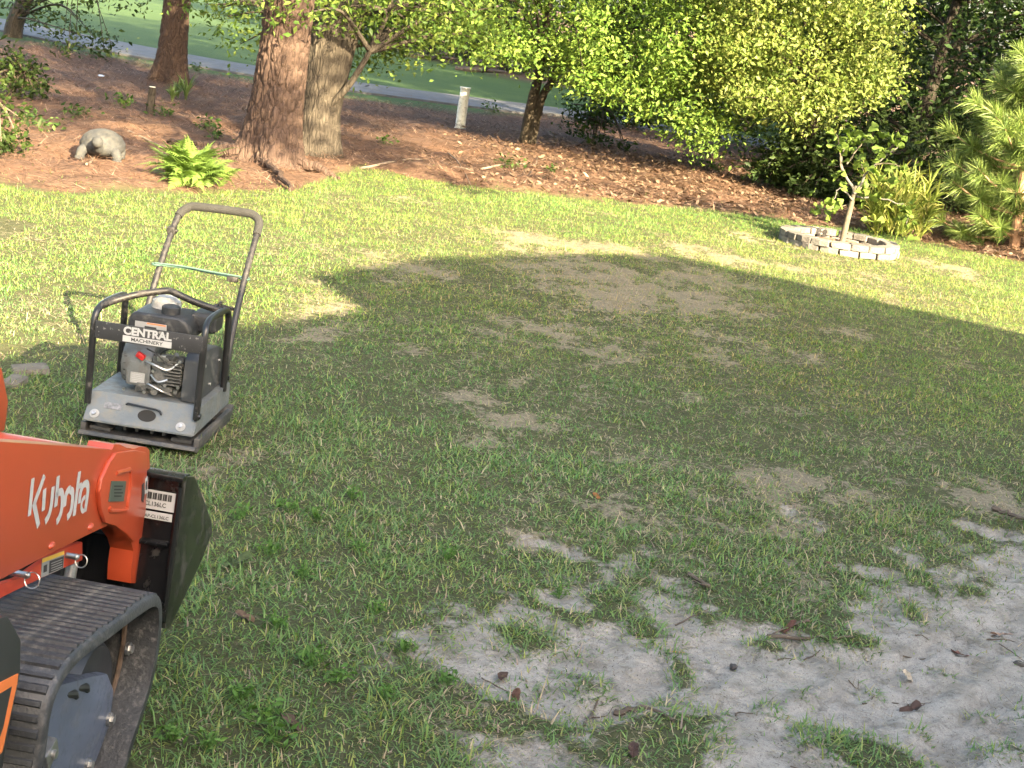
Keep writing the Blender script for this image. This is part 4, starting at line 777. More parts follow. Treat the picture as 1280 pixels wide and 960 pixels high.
for (pts,r,l) in (([(450,212),(520,208),(590,222)],.012,'pale dead limb along the bed edge behind the lawn'),([(600,214),(640,212),(668,214)],.012,'short grey limb on the bed below the slim stems'),([(640,218),(665,205),(690,200)],.008,'thin dead branch propped on the bed edge'),([(655,232),(668,214),(672,196)],.007,'upright dead twig at the bed edge'),([(560,195),(575,215),(590,235)],.007,'thin grey twig reaching onto the lawn edge'),([(160,170),(195,182),(225,188)],.012,'stick lying up-slope of the fern'),([(108,215),(114,203),(118,196)],.012,'short pale stick below the tortoise statue')):
    stick(pts,r,l,None,M('dead_limb%d'%len(bpy.data.materials),(0.14,0.1085,0.084),.9,var=.3,scale=20))
p=G(126,101); bm=bmesh.new(); bm_ell(bm,(0,0,.012),(.04,.03,.012),10,6); o=done('litter_scrap',bm,M('blue_scrap',(.45,.55,.75),.5)); o.location=(p[0],p[1],gz(p[0],p[1])+.03); tag(o,'small pale blue scrap lying on the pine straw','litter')

# ------------------------------------------------------------------ plate compactor
BLACK = M('black_enamel', (.011,.011,.012), .33, var=.3, scale=20, dirt=(0.084,0.0756,0.0665), dirt_amt=.08, dscale=26, spec=.5)
GREYP = M('grey_enamel', (0.0875,0.0994,0.1064), .45, var=.15, scale=10, dirt=(0.14,0.133,0.1155), dirt_amt=.5, dscale=30, bump=.15, bscale=60)
DKPL = M('black_plastic', (.016,.0165,.018), .5, var=.25, scale=20, dirt=(.08,.075,.068), dirt_amt=.2, dscale=30, bump=.2, bscale=300)
GUARD = M('charcoal_guard', (.028,.030,.033), .5, var=.2, scale=14, dirt=(.09,.085,.077), dirt_amt=.3, dscale=20)
ENG = M('engine_grey', (0.09975,0.1051,0.1064), .5, var=.25, scale=20, dirt=(0.084,0.077,0.0665), dirt_amt=.4, dscale=30)
CAST = M('cast_alloy', (0.154,0.1512,0.14), .55, .5, var=.4, scale=40, dirt=(.045,.04,.034), dirt_amt=.5, dscale=40, bump=.4, bscale=200)
STEEL = M('zinc_steel', (0.385,0.385,0.378), .35, .9, var=.2, scale=30, dirt=(.25,.22,.19), dirt_amt=.3, dscale=50)
PLATE = M('worn_plate', (.022,.023,.025), .5, var=.3, scale=12, dirt=(.10,.088,.072), dirt_amt=.5, dscale=16, bump=.3, bscale=80)
HAND = M('handle_black', (0.008085,0.007007,0.007007), .5, var=.35, scale=25, dirt=(0.04582,0.04043,0.03773), dirt_amt=.4, dscale=70)
GRIP = M('foam_grip', (0.01733,0.0167,0.01607), .9, var=.2, scale=30, bump=.5, bscale=400)
WHITE = M('white_print', (0.35,0.35,0.343), .6, var=.05); PRINTK = M('black_print', (.02,.02,.02), .6, var=.1)
RUB = M('mount_rubber', (.03,.03,.03), .8, var=.2); RED = M('red_switch', (.45,.02,.02), .4, var=.1); TEAL = M('bungee', (.035,.075,.062), .7, var=.2, scale=60)
STK = M('sticker_grey', (0.252,0.252,0.245), .5, var=.08); YEL = M('sticker_yellow', (.72,.42,.05), .5, var=.06); ORS = M('sticker_orange', (.62,.16,.04), .5, var=.08)
def text_mesh(s, w, h, depth=.0008, bold=.02):
    c = bpy.data.curves.new('txt','FONT'); c.body = s; c.offset = bold; c.extrude = 0; o = bpy.data.objects.new('txt',c); COL.objects.link(o)
    bpy.context.view_layer.update(); me = bpy.data.meshes.new_from_object(o.evaluated_get(bpy.context.evaluated_depsgraph_get())); bpy.data.objects.remove(o); bpy.data.curves.remove(c)
    v = np.empty(len(me.vertices)*3,np.float32); me.vertices.foreach_get('co',v); v=v.reshape(-1,3); lo=v.min(0); hi=v.max(0)
    v[:,0]=(v[:,0]-lo[0])/(hi[0]-lo[0])*w-w/2; v[:,1]=(v[:,1]-lo[1])/(hi[1]-lo[1])*h; v[:,2]=0; me.vertices.foreach_set('co',v.ravel()); me.update(); return me
def label_on(parent, me, mat, O_, ux, uy):
    """lay flat print in the plane spanned by ux (right) and uy (up)"""
    ux=Vector(ux).normalized(); uy=Vector(uy).normalized(); n=ux.cross(uy); m4=Matrix(((ux.x,uy.x,n.x,O_[0]),(ux.y,uy.y,n.y,O_[1]),(ux.z,uy.z,n.z,O_[2]),(0,0,0,1)))
    me.materials.clear(); me.materials.append(mat); o=bpy.data.objects.new('lettering',me); COL.objects.link(o); o.parent=parent; o.matrix_local=m4; return o
comp = thing('plate_compactor', 'black and grey plate compactor with a folding handle standing on the lawn', 'compactor', (-1.165,4.88,gz(-1.165,4.88)+.012), R(-3))
# base plate: flat with turned-up front and back
bm = bmesh.new(); prof=[(-.235,.012),(-.228,.024),(-.19,.014),(.19,.018),(.235,.05),(.242,.036),(.2,-.004),(-.2,-.004)]
bm_prism(bm, prof, 'x', -.185, .20, .003)
bm_box(bm,(.195,0,.028),(.018,.40,.03),None,.004); bm_box(bm,(-.18,0,.028),(.018,.40,.03),None,.004)
done('base_plate', bm, PLATE, comp)
for k,(xx,yy) in enumerate(((-.13,-.15),(.14,-.15),(-.13,.15),(.14,.15))):
    bm=bmesh.new(); bm_cyl(bm,(xx,yy,.018),(xx,yy,.064),.026,.024,18); bm_box(bm,(xx,yy,.022),(.07,.06,.012),None,.003); done('rubber_mount',bm,RUB,comp)
bm=bmesh.new(); bm_box(bm,(0,.02,.042),(.15,.19,.05),None,.008); bm_cyl(bm,(-.12,.02,.045),(.12,.02,.045),.032); 
for xx in (-.06,-.02,.03,.07): bm_box(bm,(xx,-.10,.036),(.012,.09,.036),None,.003)
done('exciter',bm,CAST,comp)
# engine deck: folded sheet with sloping front, the hole's inner shade painted as a dark disc
dk=[(-.205,.05),(-.205,.056),(-.135,.134),(.21,.134),(.225,.118),(.225,.055),(.219,.055),(.219,.116),(.207,.128),(-.132,.128),(-.199,.05)]
bm=bmesh.new(); bm_prism(bm,dk,'x',-.178,.18,.0); deck=done('engine_deck',bm,GREYP,comp)
for sx in (-1,1):
    bm=bmesh.new(); x0=(-.181 if sx<0 else .18); bm_prism(bm,[(-.203,.052),(-.135,.1335),(.209,.1335),(.224,.118),(.224,.056)],'x',x0,x0+.004*sx if sx>0 else x0+.003,.0); done('deck_side',bm,GREYP,deck)
fx=np.array([0,.067,.078]); fx=fx/np.linalg.norm(fx); fn=np.array([0,-fx[2],fx[1]])      # slope of the front sheet
def onfront(x_,t,d=0.0): return np.array([x_,-.205,.056])+fx*t+fn*d
bm=bmesh.new(); c=onfront(.02,.042,.0008); ex=np.array([1,0,0])
ringp=[c+ex*math.cos(a)*.03+fx*math.sin(a)*.021 for a in np.linspace(0,2*math.pi,26,endpoint=False)]
vs=[bm.verts.new(q) for q in ringp]; v2=[bm.verts.new(q-fn*.0004-(q-c)*.02) for q in ringp]; vi=[bm.verts.new(c+(q-c)*.9+fn*-.0006) for q in ringp]
bm.faces.new(vi); 
for k in range(26): bm.faces.new((vs[k],vs[(k+1)%26],vi[(k+1)%26],vi[k]))
done('access_hole_shade',bm,M('hole_shade_paint',(.012,.011,.010),.95,var=.2),deck)
for (x_,t) in ((-.148,.022),(.137,.022)):
    c=onfront(x_,t); bm=bmesh.new(); bm_cyl(bm,c,c+fn*.003,.0155,.0155,20); bm_cyl(bm,c+fn*.003,c+fn*.005,.012,.012,20); done('washer',bm,STK,deck)
    bm=bmesh.new(); bm_cyl(bm,c+fn*.005,c+fn*.012,.0075,.0075,6); done('bolt',bm,STEEL,deck)
bm=bmesh.new(); bm_tube(bm,[onfront(-.055,.07,.004),onfront(-.05,.072,.008),onfront(.045,.066,.008),onfront(.06,.062,.006),onfront(.066,.052,.004)],.0035,8); done('wire_clip',bm,BLACK,deck)
bm=bmesh.new(); c=onfront(-.096,.058,.0005); bm_prism(bm,[(-.029,-.011),(.029,-.011),(.029,.011),(-.029,.011)],'z',0,.0008); o=done('data_plate',bm,M('worn_label',(.12,.12,.125),.5,var=.5,scale=80),deck); o.matrix_local=Matrix(((1,0,0,c[0]),(0,fx[1],fn[1],c[1]),(0,fx[2],fn[2],c[2]),(0,0,0,1)))
bm=bmesh.new(); bm_prism(bm,[(-.029,.006),(.029,.006),(.029,.011),(-.029,.011)],'z',.0009,.0013); o2=done('data_plate_band',bm,ORS,deck); o2.matrix_local=o.matrix_local
# roll cage
def hoop(sx): return smooth_path([(sx*.18,-.172,.10),(sx*.181,-.165,.24),(sx*.181,-.158,.37),(sx*.178,-.13,.408),(sx*.176,-.06,.418),(sx*.176,.08,.412),(sx*.178,.125,.395),(sx*.18,.135,.34),(sx*.182,.14,.12)],5)
cage=None
bm=bmesh.new(); bm_tube(bm,hoop(-1),.0115,12); cage=done('roll_cage',bm,BLACK,comp)
bm=bmesh.new(); bm_tube(bm,hoop(1),.0115,12); bm_box(bm,(.182,-.172,.112),(.01,.03,.03),None,.003); bm_cyl(bm,(.18,-.172,.112),(.195,-.172,.112),.009,.009,6); done('cage_hoop',bm,BLACK,cage)
bm=bmesh.new(); bm_tube(bm,smooth_path([(-.176,-.11,.412),(-.15,-.07,.425),(-.08,-.03,.450),(.0,.0,.468),(.03,.0,.464),(.10,.02,.438),(.176,.06,.414)],6),.0115,12); done('lifting_bar',bm,HAND,cage)
bm=bmesh.new(); bm_box(bm,(.003,-.170,.3465),(.352,.004,.058),None,.0015); lp=done('logo_plate',bm,M('logo_plate_black',(.024,.024,.026),.45,var=.2,dirt=(.4,.38,.35),dirt_amt=.08,dscale=60),cage)
label_on(lp,text_mesh('CENTRAL',.158,.0275,bold=.045),WHITE,(0,-.1728,.3445),(1,0,0),(0,0,1))
bm=bmesh.new(); bm_box(bm,(0,-.1726,.3315),(.160,.0008,.020)); pb=done('logo_band',bm,WHITE,lp)
label_on(lp,text_mesh('MACHINERY',.104,.0115,bold=.02),PRINTK,(0,-.1734,.3258),(1,0,0),(0,0,1))
# engine
eng=None
bm=bmesh.new(); bm_box(bm,(.02,.0,.145),(.16,.15,.022),None,.004); bm_box(bm,(.035,-.01,.19),(.10,.12,.10),None,.012); bm_cyl(bm,(.05,-.01,.20),(.05,-.10,.215),.045,.04,16)
for k in range(6): bm_box(bm,(.05,-.045-.010*k,.225),(.10,.004,.085),None,.001)
for (xx,zz) in ((-.02,.155),(.02,.15),(.06,.155),(.085,.16),(.03,.18)): bm_cyl(bm,(xx,-.08,zz),(xx,-.105,zz),.008,.008,8)
bm_box(bm,(.015,-.095,.165),(.12,.02,.016),None,.003); bm_cyl(bm,(.02,-.11,.155),(.02,-.122,.155),.012,.012,10); bm_box(bm,(.06,-.11,.25),(.03,.02,.02),None,.004); bm_cyl(bm,(.065,-.10,.262),(.085,-.118,.29),.012,.008,10); eng=done('engine',bm,CAST,comp)
bm=bmesh.new(); bm_tube(bm,smooth_path([(-.02,-.105,.25),(.02,-.125,.245),(.06,-.12,.235),(.09,-.11,.26)],5),.004,6); bm_tube(bm,smooth_path([(.0,-.10,.205),(.03,-.12,.19),(.06,-.115,.2)],5),.004,6); bm_box(bm,(.035,-.112,.268),(.03,.012,.022),None,.002); done('throttle_linkage',bm,STEEL,eng)
bm=bmesh.new(); cc_=(-.05,-.012,.222); bm_tube(bm,[(-.112,cc_[1],cc_[2]),(-.108,cc_[1],cc_[2]),(-.09,cc_[1],cc_[2]),(-.02,cc_[1],cc_[2]),(-.005,cc_[1],cc_[2])],[.055,.072,.082,.086,.078],26); bm_box(bm,(-.045,-.075,.20),(.085,.045,.085),None,.015); sh=done('fan_shroud',bm,ENG,eng)
for a in np.linspace(0,2*math.pi,14,endpoint=False):
    bm=bmesh.new(); d=np.array([0,math.cos(a),math.sin(a)]); bm_box(bm,(0,0,0),(.006,.008,.03),Matrix.Rotation(a-math.pi/2,4,'X'),.002); o=done('cooling_slot',bm,PRINTK,sh); o.location=(-.1085,cc_[1]+d[1]*.055,cc_[2]+d[2]*.055)
for k in range(7):
    bm=bmesh.new(); bm_box(bm,(0,0,0),(.018,.003,.005)); o=done('cooling_slot',bm,PRINTK,sh); a=2.2+k*.28; o.location=(-.088,cc_[1]-math.sin(a-1.0)*.079,cc_[2]+math.cos(a-1.0)*.079); o.rotation_euler=(a-1.0,0,0)
bm=bmesh.new(); bm_box(bm,(-.045,-.0985,.187),(.048,.0012,.036)); done('data_sticker',bm,STK,sh)
for k in range(5):
    bm=bmesh.new(); bm_box(bm,(-.047,-.0994,.174+.006*k),(.036-.006*(k%2),.0006,.0016)); done('print_line',bm,M('faint_print%d'%k,(.3,.3,.3),.6),sh)
bm=bmesh.new(); bm_box(bm,(-.04,-.098,.262),(.03,.016,.020),Matrix.Rotation(.5,4,'Y'),.005); done('engine_switch',bm,RED,sh)
for (a_c,m_c) in (([(-.02,-.10,.29),(.02,-.13,.285),(.06,-.125,.255),(.10,-.10,.25)],RUB),([(.09,-.08,.30),(.06,-.12,.305),(.03,-.115,.28),(.05,-.10,.24)],RUB),([(-.01,-.10,.17),(.0,-.125,.18),(.045,-.13,.165),(.075,-.11,.15)],STEEL)):
    bm=bmesh.new(); bm_tube(bm,smooth_path(a_c,6),.0028,6); done('cable',bm,m_c,eng)
for k_ in range(8):
    bm=bmesh.new(); bm_box(bm,(.075,-.105,.185+.011*k_),(.055,.03,.003),None,.001); done('cooling_fin',bm,CAST,eng)
for (x_b,z_b) in ((.055,.182),(.098,.182),(.055,.268),(.098,.268),(-.012,.15),(-.08,.15),(.012,.225)):
    bm=bmesh.new(); bm_cyl(bm,(x_b,-.12,z_b),(x_b,-.126,z_b),.0055,.0055,6); done('bolt',bm,STEEL,eng)
# tank
bm=bmesh.new(); bm_prism(bm,[(-.098,.325),(-.098,.37),(-.088,.395),(-.07,.402),(.075,.402),(.098,.392),(.112,.365),(.112,.325)],'y',-.085,.085,.014,3); tank=done('fuel_tank',bm,DKPL,eng)
bm=bmesh.new(); bm_cyl(bm,(.028,-.03,.40),(.028,-.03,.424),.031,.030,24); bm_cyl(bm,(.028,-.03,.424),(.028,-.03,.428),.030,.025,24); done('fuel_cap',bm,DKPL,tank)
bm=bmesh.new(); bm_cyl(bm,(-.012,.05,.402),(-.012,.05,.425),.05,.046,24); bm_cyl(bm,(-.012,.05,.425),(-.012,.05,.438),.043,.03,20); done('breather_cover',bm,M('pale_dusty',(.32,.31,.29),.7,var=.3,scale=40),tank)
bm=bmesh.new(); bm_box(bm,(-.018,-.0868,.362),(.105,.0012,.024)); ws=done('warning_sticker',bm,STK,tank)
bm=bmesh.new(); bm_box(bm,(.0,-.0876,.3705),(.062,.0008,.004)); done('sticker_band',bm,ORS,tank)
bm=bmesh.new(); bm_box(bm,(.018,-.0878,.357),(.034,.0008,.014)); done('sticker_panel',bm,STK,tank)
bm=bmesh.new(); bm_box(bm,(-.018,-.0878,.356),(.04,.0008,.010)); done('sticker_panel',bm,PRINTK,tank)
bm=bmesh.new(); bm_box(bm,(-.063,-.0878,.362),(.013,.0008,.022)); done('sticker_panel',bm,STK,tank)
bm=bmesh.new(); bm_box(bm,(.125,.06,.372),(.09,.10,.062),None,.016,3); bm_box(bm,(.125,.06,.40),(.075,.085,.012),None,.005); done('air_filter',bm,DKPL,eng)
bm=bmesh.new(); bm_prism(bm,[(-.12,.136),(-.12,.16),(-.105,.27),(-.085,.292),(-.055,.300),(.10,.285),(.15,.268),(.185,.235),(.2,.19),(.2,.136)],'x',.108,.163,.006); bg_=done('belt_guard',bm,GUARD,comp)
for (yy,zz) in ((-.06,.25),(.12,.23),(.02,.17)):
    bm=bmesh.new(); bm_cyl(bm,(.163,yy,zz),(.168,yy,zz),.006,.006,6); done('bolt',bm,STEEL,bg_)
# handle
hp=smooth_path([(.165,.2,.10),(.162,.24,.22),(.160,.32,.38),(.158,.42,.53),(.156,.52,.645),(.150,.56,.690),(.125,.575,.712),(.08,.578,.716),(-.08,.578,.712),(-.115,.575,.704),(-.138,.558,.680),(-.146,.52,.635),(-.15,.42,.515),(-.153,.32,.37),(-.155,.24,.22),(-.158,.2,.10)],6)
hp[:,2]=np.where(hp[:,2]>.2,.2+(hp[:,2]-.2)*.91,hp[:,2])
bm=bmesh.new(); bm_tube(bm,hp,.0115,12); hd=done('handle',bm,HAND,comp)
i0=int(len(hp)*.27); i1=int(len(hp)*.70); bm=bmesh.new(); bm_tube(bm,hp[i0:i1],.0155,14); done('grip',bm,GRIP,hd)
for (a,b_) in (((.158,.40,.50),(-.146,.47,.565)),):
    bm=bmesh.new(); bm_tube(bm,smooth_path([(.172,.40,.462),(.05,.41,.464),(-.06,.405,.470),(-.164,.385,.470)],5),.0032,6); bm_tube(bm,smooth_path([(.172,.40,.470),(.04,.395,.473),(-.06,.395,.477),(-.164,.385,.476)],5),.0032,6)
    for sx,yy,zz in ((1,.40,.465),(-1,.385,.472)): bm_tube(bm,[( .158*sx+.016*math.cos(t_),yy+.016*math.sin(t_),zz) for t_ in np.linspace(0,6.28,12)],.0035,6)
    done('bungee_cord',bm,TEAL,hd)
for (c0,s0) in (((.115,.395,.458),(.04,.02,.02)),((.12,.335,.365),(.05,.012,.014)),((.095,.335,.369),(.012,.02,.03)),((-.128,.335,.362),(.05,.016,.016)),((-.147,.50,.58),(.028,.03,.028)),((-.105,.335,.36),(.012,.02,.03))):
    bm=bmesh.new(); bm_box(bm,c0,s0,None,.004); bm_cyl(bm,(c0[0]-.02,c0[1],c0[2]),(c0[0]+.02,c0[1],c0[2]),.006,.006,8); done('handle_bracket',bm,HAND,hd)
for sx in (-1,1):
    bm=bmesh.new(); bm_box(bm,(sx*.17,.205,.13),(.012,.05,.09),None,.004); bm_cyl(bm,(sx*.155,.2,.15),(sx*.185,.2,.15),.008,.008,8); done('handle_bracket',bm,BLACK,hd)

# ------------------------------------------------------------------ tracked loader
OR = M('orange_paint', (0.336,0.04704,0.0168), .34, var=.06, scale=6, coat=.35)
LBLK = M('bucket_black', (.006,.006,.0065), .25, var=.3, scale=9, dirt=(.03,.027,.024), dirt_amt=.1, dscale=18, coat=.2)
BSIDE = M('bucket_side', (.010,.012,.009), .3, var=.3, scale=9, dirt=(.05,.047,.035), dirt_amt=.25, dscale=14)
RUBB = M('track_rubber', (0.027,0.02835,0.03105), .5, var=.3, scale=14, dirt=(.13,.125,.12), dirt_amt=.28, dscale=70, bump=.3, bscale=120)
NAVY = M('track_frame_blue', (0.07634,0.09161,0.1323), .38, var=.2, scale=9, dirt=(0.0864,0.09,0.1008), dirt_amt=.35, dscale=28)
RUST = M('rust_strip', (.085,.055,.036), .8, var=.4, scale=40); DARK = M('dark_chassis', (.02,.021,.022), .5, var=.3, scale=10)
LO = np.array([-.617,2.70,0.0]); LH = R(-5)
lr = np.array([math.cos(LH),math.sin(LH),0]); lf = np.array([-math.sin(LH),math.cos(LH),0])
load = thing('tracked_loader', 'orange walk-behind tracked loader with a black bucket and rubber tracks', 'loader', tuple(LO), LH)
def onA(px_,py_,a):
    d=ray(px_,py_); t=(a-np.dot(CC-LO,lr))/np.dot(d,lr); q=CC+t*d-LO; return float(q@lf), float(q[2])
def z5(u,v): return u/4.365, 540+v/4.365
tp=np.array([(-.60,.012),(-.35,.012),(-.14,.014),(-.055,.085),(.025,.17),(.052,.26),(.044,.33),(.004,.366),(-.09,.384),(-.24,.402),(-.38,.418),(-.46,.405),(-.505,.36),(-.53,.25),(-.60,.12),(-.65,.05)])
def offs(P,d):
    t=np.roll(P,-1,0)-np.roll(P,1,0); t/=np.linalg.norm(t,axis=1)[:,None]; return P+np.c_[-t[:,1],t[:,0]]*d
def make_track(a1):
    loop=smooth_path(np.c_[tp,0*tp[:,0]],8,True)[:,:2]; inn=offs(loop,.022); n=len(loop); bm=bmesh.new(); aa=[a1-.23,a1-.226,a1-.004,a1]
    ov=[[bm.verts.new((a,)+tuple(loop[k] if 0<q<3 else loop[k]*.8+inn[k]*.2)) for k in range(n)] for q,a in enumerate(aa)]; iv=[[bm.verts.new((a,)+tuple(inn[k])) for k in range(n)] for a in (aa[0],aa[-1])]
    for k in range(n):
        k2=(k+1)%n
        for q in range(3): bm.faces.new((ov[q][k],ov[q][k2],ov[q+1][k2],ov[q+1][k]))
        bm.faces.new((ov[3][k],ov[3][k2],iv[1][k2],iv[1][k])); bm.faces.new((ov[0][k],iv[0][k],iv[0][k2],ov[0][k2])); bm.faces.new((iv[0][k],iv[1][k],iv[1][k2],iv[0][k2]))
    tr=done('track',bm,RUBB,load,50)
    L=np.r_[0,np.cumsum(np.linalg.norm(np.diff(np.r_[loop,loop[:1]],axis=0),axis=1))]; per=L[-1]; nl=78
    bm=bmesh.new(); bm_prism(bm,[(-.0075,-.002),(.0075,-.002),(.004,.0048),(-.004,.0048)],'x',-.107,.107,.0)
    for v in bm.verts: v.co.y += .006*math.sin(v.co.x*60)
    lm=bpy.data.meshes.new('lug'); bmesh.ops.recalc_face_normals(bm,faces=bm.faces); bm.to_mesh(lm); bm.free(); lm.materials.append(RUBB)
    lp2=np.r_[loop,loop[:1]]
    for k in range(nl):
        s=per*k/nl; c=np.array([np.interp(s,L,lp2[:,0]),np.interp(s,L,lp2[:,1])]); c2=np.array([np.interp((s+.01)%per,L,lp2[:,0]),np.interp((s+.01)%per,L,lp2[:,1])]); t=(c2-c)/np.linalg.norm(c2-c)
        o=link('lug',lm,None,tr); o.location=(a1-.115,c[0],c[1]); o.rotation_euler=(math.atan2(-t[1],-t[0]),0,rng.normal(0,.012)); o.scale=(rng.uniform(.96,1.03),rng.uniform(.75,1.25),rng.uniform(.6,1.15))
    return tr,loop
trk,loop=make_track(0.0); make_track(-.68)
for a1 in (0.0,-.68):
    bm=bmesh.new(); bm_prism(bm,[(-.50,.06),(-.12,.06),(-.055,.11),(-.045,.18),(-.09,.235),(-.16,.262),(-.40,.345),(-.47,.33)],'x',a1-.195,a1-.05,.010); fr=done('track_frame',bm,NAVY,load)
    bm=bmesh.new(); bm_prism(bm,[(-.135,.275),(-.10,.335),(-.40,.372),(-.46,.345),(-.40,.335)],'x',a1-.20,a1-.12,.006); done('roller_guard',bm,DARK,fr)
    for (b_,z_) in ((-.115,.19),(-.43,.30)):
        bm=bmesh.new(); bm_tube(bm,[(a1-.18,b_,z_),(a1-.16,b_,z_),(a1-.09,b_,z_),(a1-.07,b_,z_)],[.10,.118,.118,.10] if b_>-.2 else [.05,.06,.06,.05],26); done('idler_wheel',bm,M('idler_grey%d'%int(1000+a1*100+b_*1000),(.03,.032,.037),.45,.3,var=.3,scale=20),fr)
    for b_ in (-.2,-.32,-.44):
        bm=bmesh.new(); bm_cyl(bm,(a1-.16,b_,.075),(a1-.06,b_,.075),.045,.045,20); done('roller',bm,DARK,fr)
    bm=bmesh.new(); ip=offs(loop,.030); k0=[k for k in range(len(ip)) if ip[k][0]>-.20 and ip[k][1]<.30 and (ip[k][0]>-.02 or ip[k][1]<.2)]
    bm_tube(bm,[(a1-.065,ip[k][0],ip[k][1]) for k in k0],.005,6); done('wear_strip',bm,RUST,fr)
for (px_,py_) in ((168,812),(145,900),(118,957)):
    b_,z_=onA(px_,py_,-.035); bm=bmesh.new(); bm_cyl(bm,(-.05,b_,z_),(-.038,b_,z_),.009,.009,6); bm_cyl(bm,(-.05,b_,z_),(-.044,b_,z_),.013,.013,16); done('hex_bolt',bm,STEEL,fr).parent=trk
for (px_,py_) in ((100,858),(86,866)):
    b_,z_=onA(px_,py_,-.06); bm=bmesh.new(); bm_tube(bm,[(-.056,b_-.03,z_+.012),(-.05,b_,z_),(-.05,b_+.012,z_-.012)],[.007,.008,.005],8); done('grease_fitting',bm,DARK,trk)
b_,z_=onA(63,942,-.035); bm=bmesh.new(); bm_box(bm,(-.04,b_,z_),(.02,.045,.035),Matrix.Rotation(.4,4,'X'),.004); bm_cyl(bm,(-.03,b_,z_),(-.024,b_,z_),.008,.008,12); done('tensioner_block',bm,STEEL,trk)
# lift arm traced on its own side plane
AP=-.12
top=[(-1.05,.955)]+[onA(0,552,AP),onA(75,557,AP),onA(140,562,AP)]
tip=[onA(*z5(*q),AP) for q in ((610,100),(622,68),(650,66),(690,86),(735,92),(765,80),(800,82),(816,100),(818,230),(812,340),(808,430),(800,510),(775,620),(765,720),(762,825),(712,825),(716,740),(728,650),(715,600),(680,550),(635,520),(590,508))]
bot=[onA(*z5(*q),AP) for q in ((480,560),(330,635),(180,712),(0,806))]+[(-1.05,.70)]
bm=bmesh.new(); bm_prism(bm,top+tip+bot,'x',AP-.05,AP,.004); arm=done('lift_arm',bm,OR,load)
bm=bmesh.new(); bm_prism(bm,[(-(q[0]) if 0 else q[0],q[1]) for q in top+tip+bot],'x',-.80,-.75,.004); done('lift_arm',bm,OR,load)
cast=[onA(*z5(*q),AP+.01) for q in ((640,114),(600,170),(560,260),(548,330),(556,420),(580,500),(635,515),(690,555),(735,605),(780,520),(800,430),(806,260),(806,110),(740,100))]
bm=bmesh.new(); bm_prism(bm,cast,'x',AP-.001,AP+.010,.006); done('tip_casting',bm,OR,arm)
rim=[onA(*z5(*q),AP+.012) for q in ((640,225),(690,212),(716,212),(712,300),(700,380),(690,425),(610,432),(600,412))]
bm=bmesh.new(); bm_tube(bm,smooth_path([(AP+.010,)+q for q in rim],4),.0045,8); done('pocket_rim',bm,OR,arm)
def quad_on(name,pts,a,mat,parent,th=.0012):
    bm=bmesh.new(); bm_prism(bm,[onA(*z5(*q),a) for q in pts],'x',a-th,a); return done(name,bm,mat,parent,smooth=False)
DGS=M('dark_green_sticker',(.055,.07,.055),.4,var=.1)
st=quad_on('arm_sticker',((612,268),(690,268),(676,378),(596,380)),AP+.0125,DGS,arm,.002)
for k in range(4): quad_on('print_line',((625,292+18*k),(672-8*(k%2),292+18*k),(671-8*(k%2),300+18*k),(624,300+18*k)),AP+.0132,PRINTK,arm,.0004)
quad_on('slot',((776,290),(786,275),(790,330),(784,385),(774,375)),AP+.0108,DARK,arm,.0006); quad_on('small_sticker',((794,258),(806,240),(806,330),(792,340)),AP+.0112,WHITE,arm,.0008); quad_on('small_sticker_print',((797,275),(803,265),(803,312),(796,318)),AP+.0118,PRINTK,arm,.0004)
for (u,v) in ((492,517),(705,470),(702,492),(280,620)):
    b_,z_=onA(*z5(u,v),AP); bm=bmesh.new(); bm_ell(bm,(AP,b_,z_),(.006,.012,.007),12,8); done('weld',bm,OR,arm)
# brand lettering as strokes on the arm face
def stroke(pts,wd):
    bmx=bmesh.new(); P=[np.array(onA(*z5(*q),AP+.0008)) for q in smooth_path([(u,v,0) for u,v in pts],5)[:,:2]] if len(pts)>2 else [np.array(onA(*z5(*q),AP+.0008)) for q in pts]
    P=np.array(P); t=np.gradient(P,axis=0); t/=np.linalg.norm(t,axis=1)[:,None]; nrm=np.c_[-t[:,1],t[:,0]]
    l=[bmx.verts.new((AP+.0008,)+tuple(q)) for q in P+nrm*wd/2]; r=[bmx.verts.new((AP+.0008,)+tuple(q)) for q in P-nrm*wd/2]
    for k in range(len(P)-1): bmx.faces.new((l[k],l[k+1],r[k+1],r[k]))
    return bmx
def poly_letter(strokes,wd=.014):
    bmx=bmesh.new()
    for s in strokes:
        t=stroke(s,wd); _merge(bmx,t)
    return done('lettering',bmx,WHITE,arm,smooth=False)
poly_letter([[(180,252),(160,458)]],.0135); poly_letter([[(243,236),(186,395)],[(184,385),(211,514)]],.0135)
poly_letter([[(244,310),(236,430)]]); poly_letter([[(290,298),(280,400),(266,455),(246,492)]])
poly_letter([[(318,240),(304,408)]]); poly_letter([[(309,352),(322,330),(337,330),(341,370),(335,430),(322,470),(308,492)]])
poly_letter([[(352,408),(358,350),(372,318),(384,312)]]); poly_letter([[(384,318),(396,330),(394,390),(384,440),(366,468)]])
poly_letter([[(434,216),(404,458)]]); poly_letter([[(428,300),(446,286)]],.010)
poly_letter([[(432,390),(440,330),(455,290),(474,282),(480,310),(474,370),(464,436)]]); poly_letter([[(466,352),(450,372),(444,410),(452,432),(466,420)]],.009)
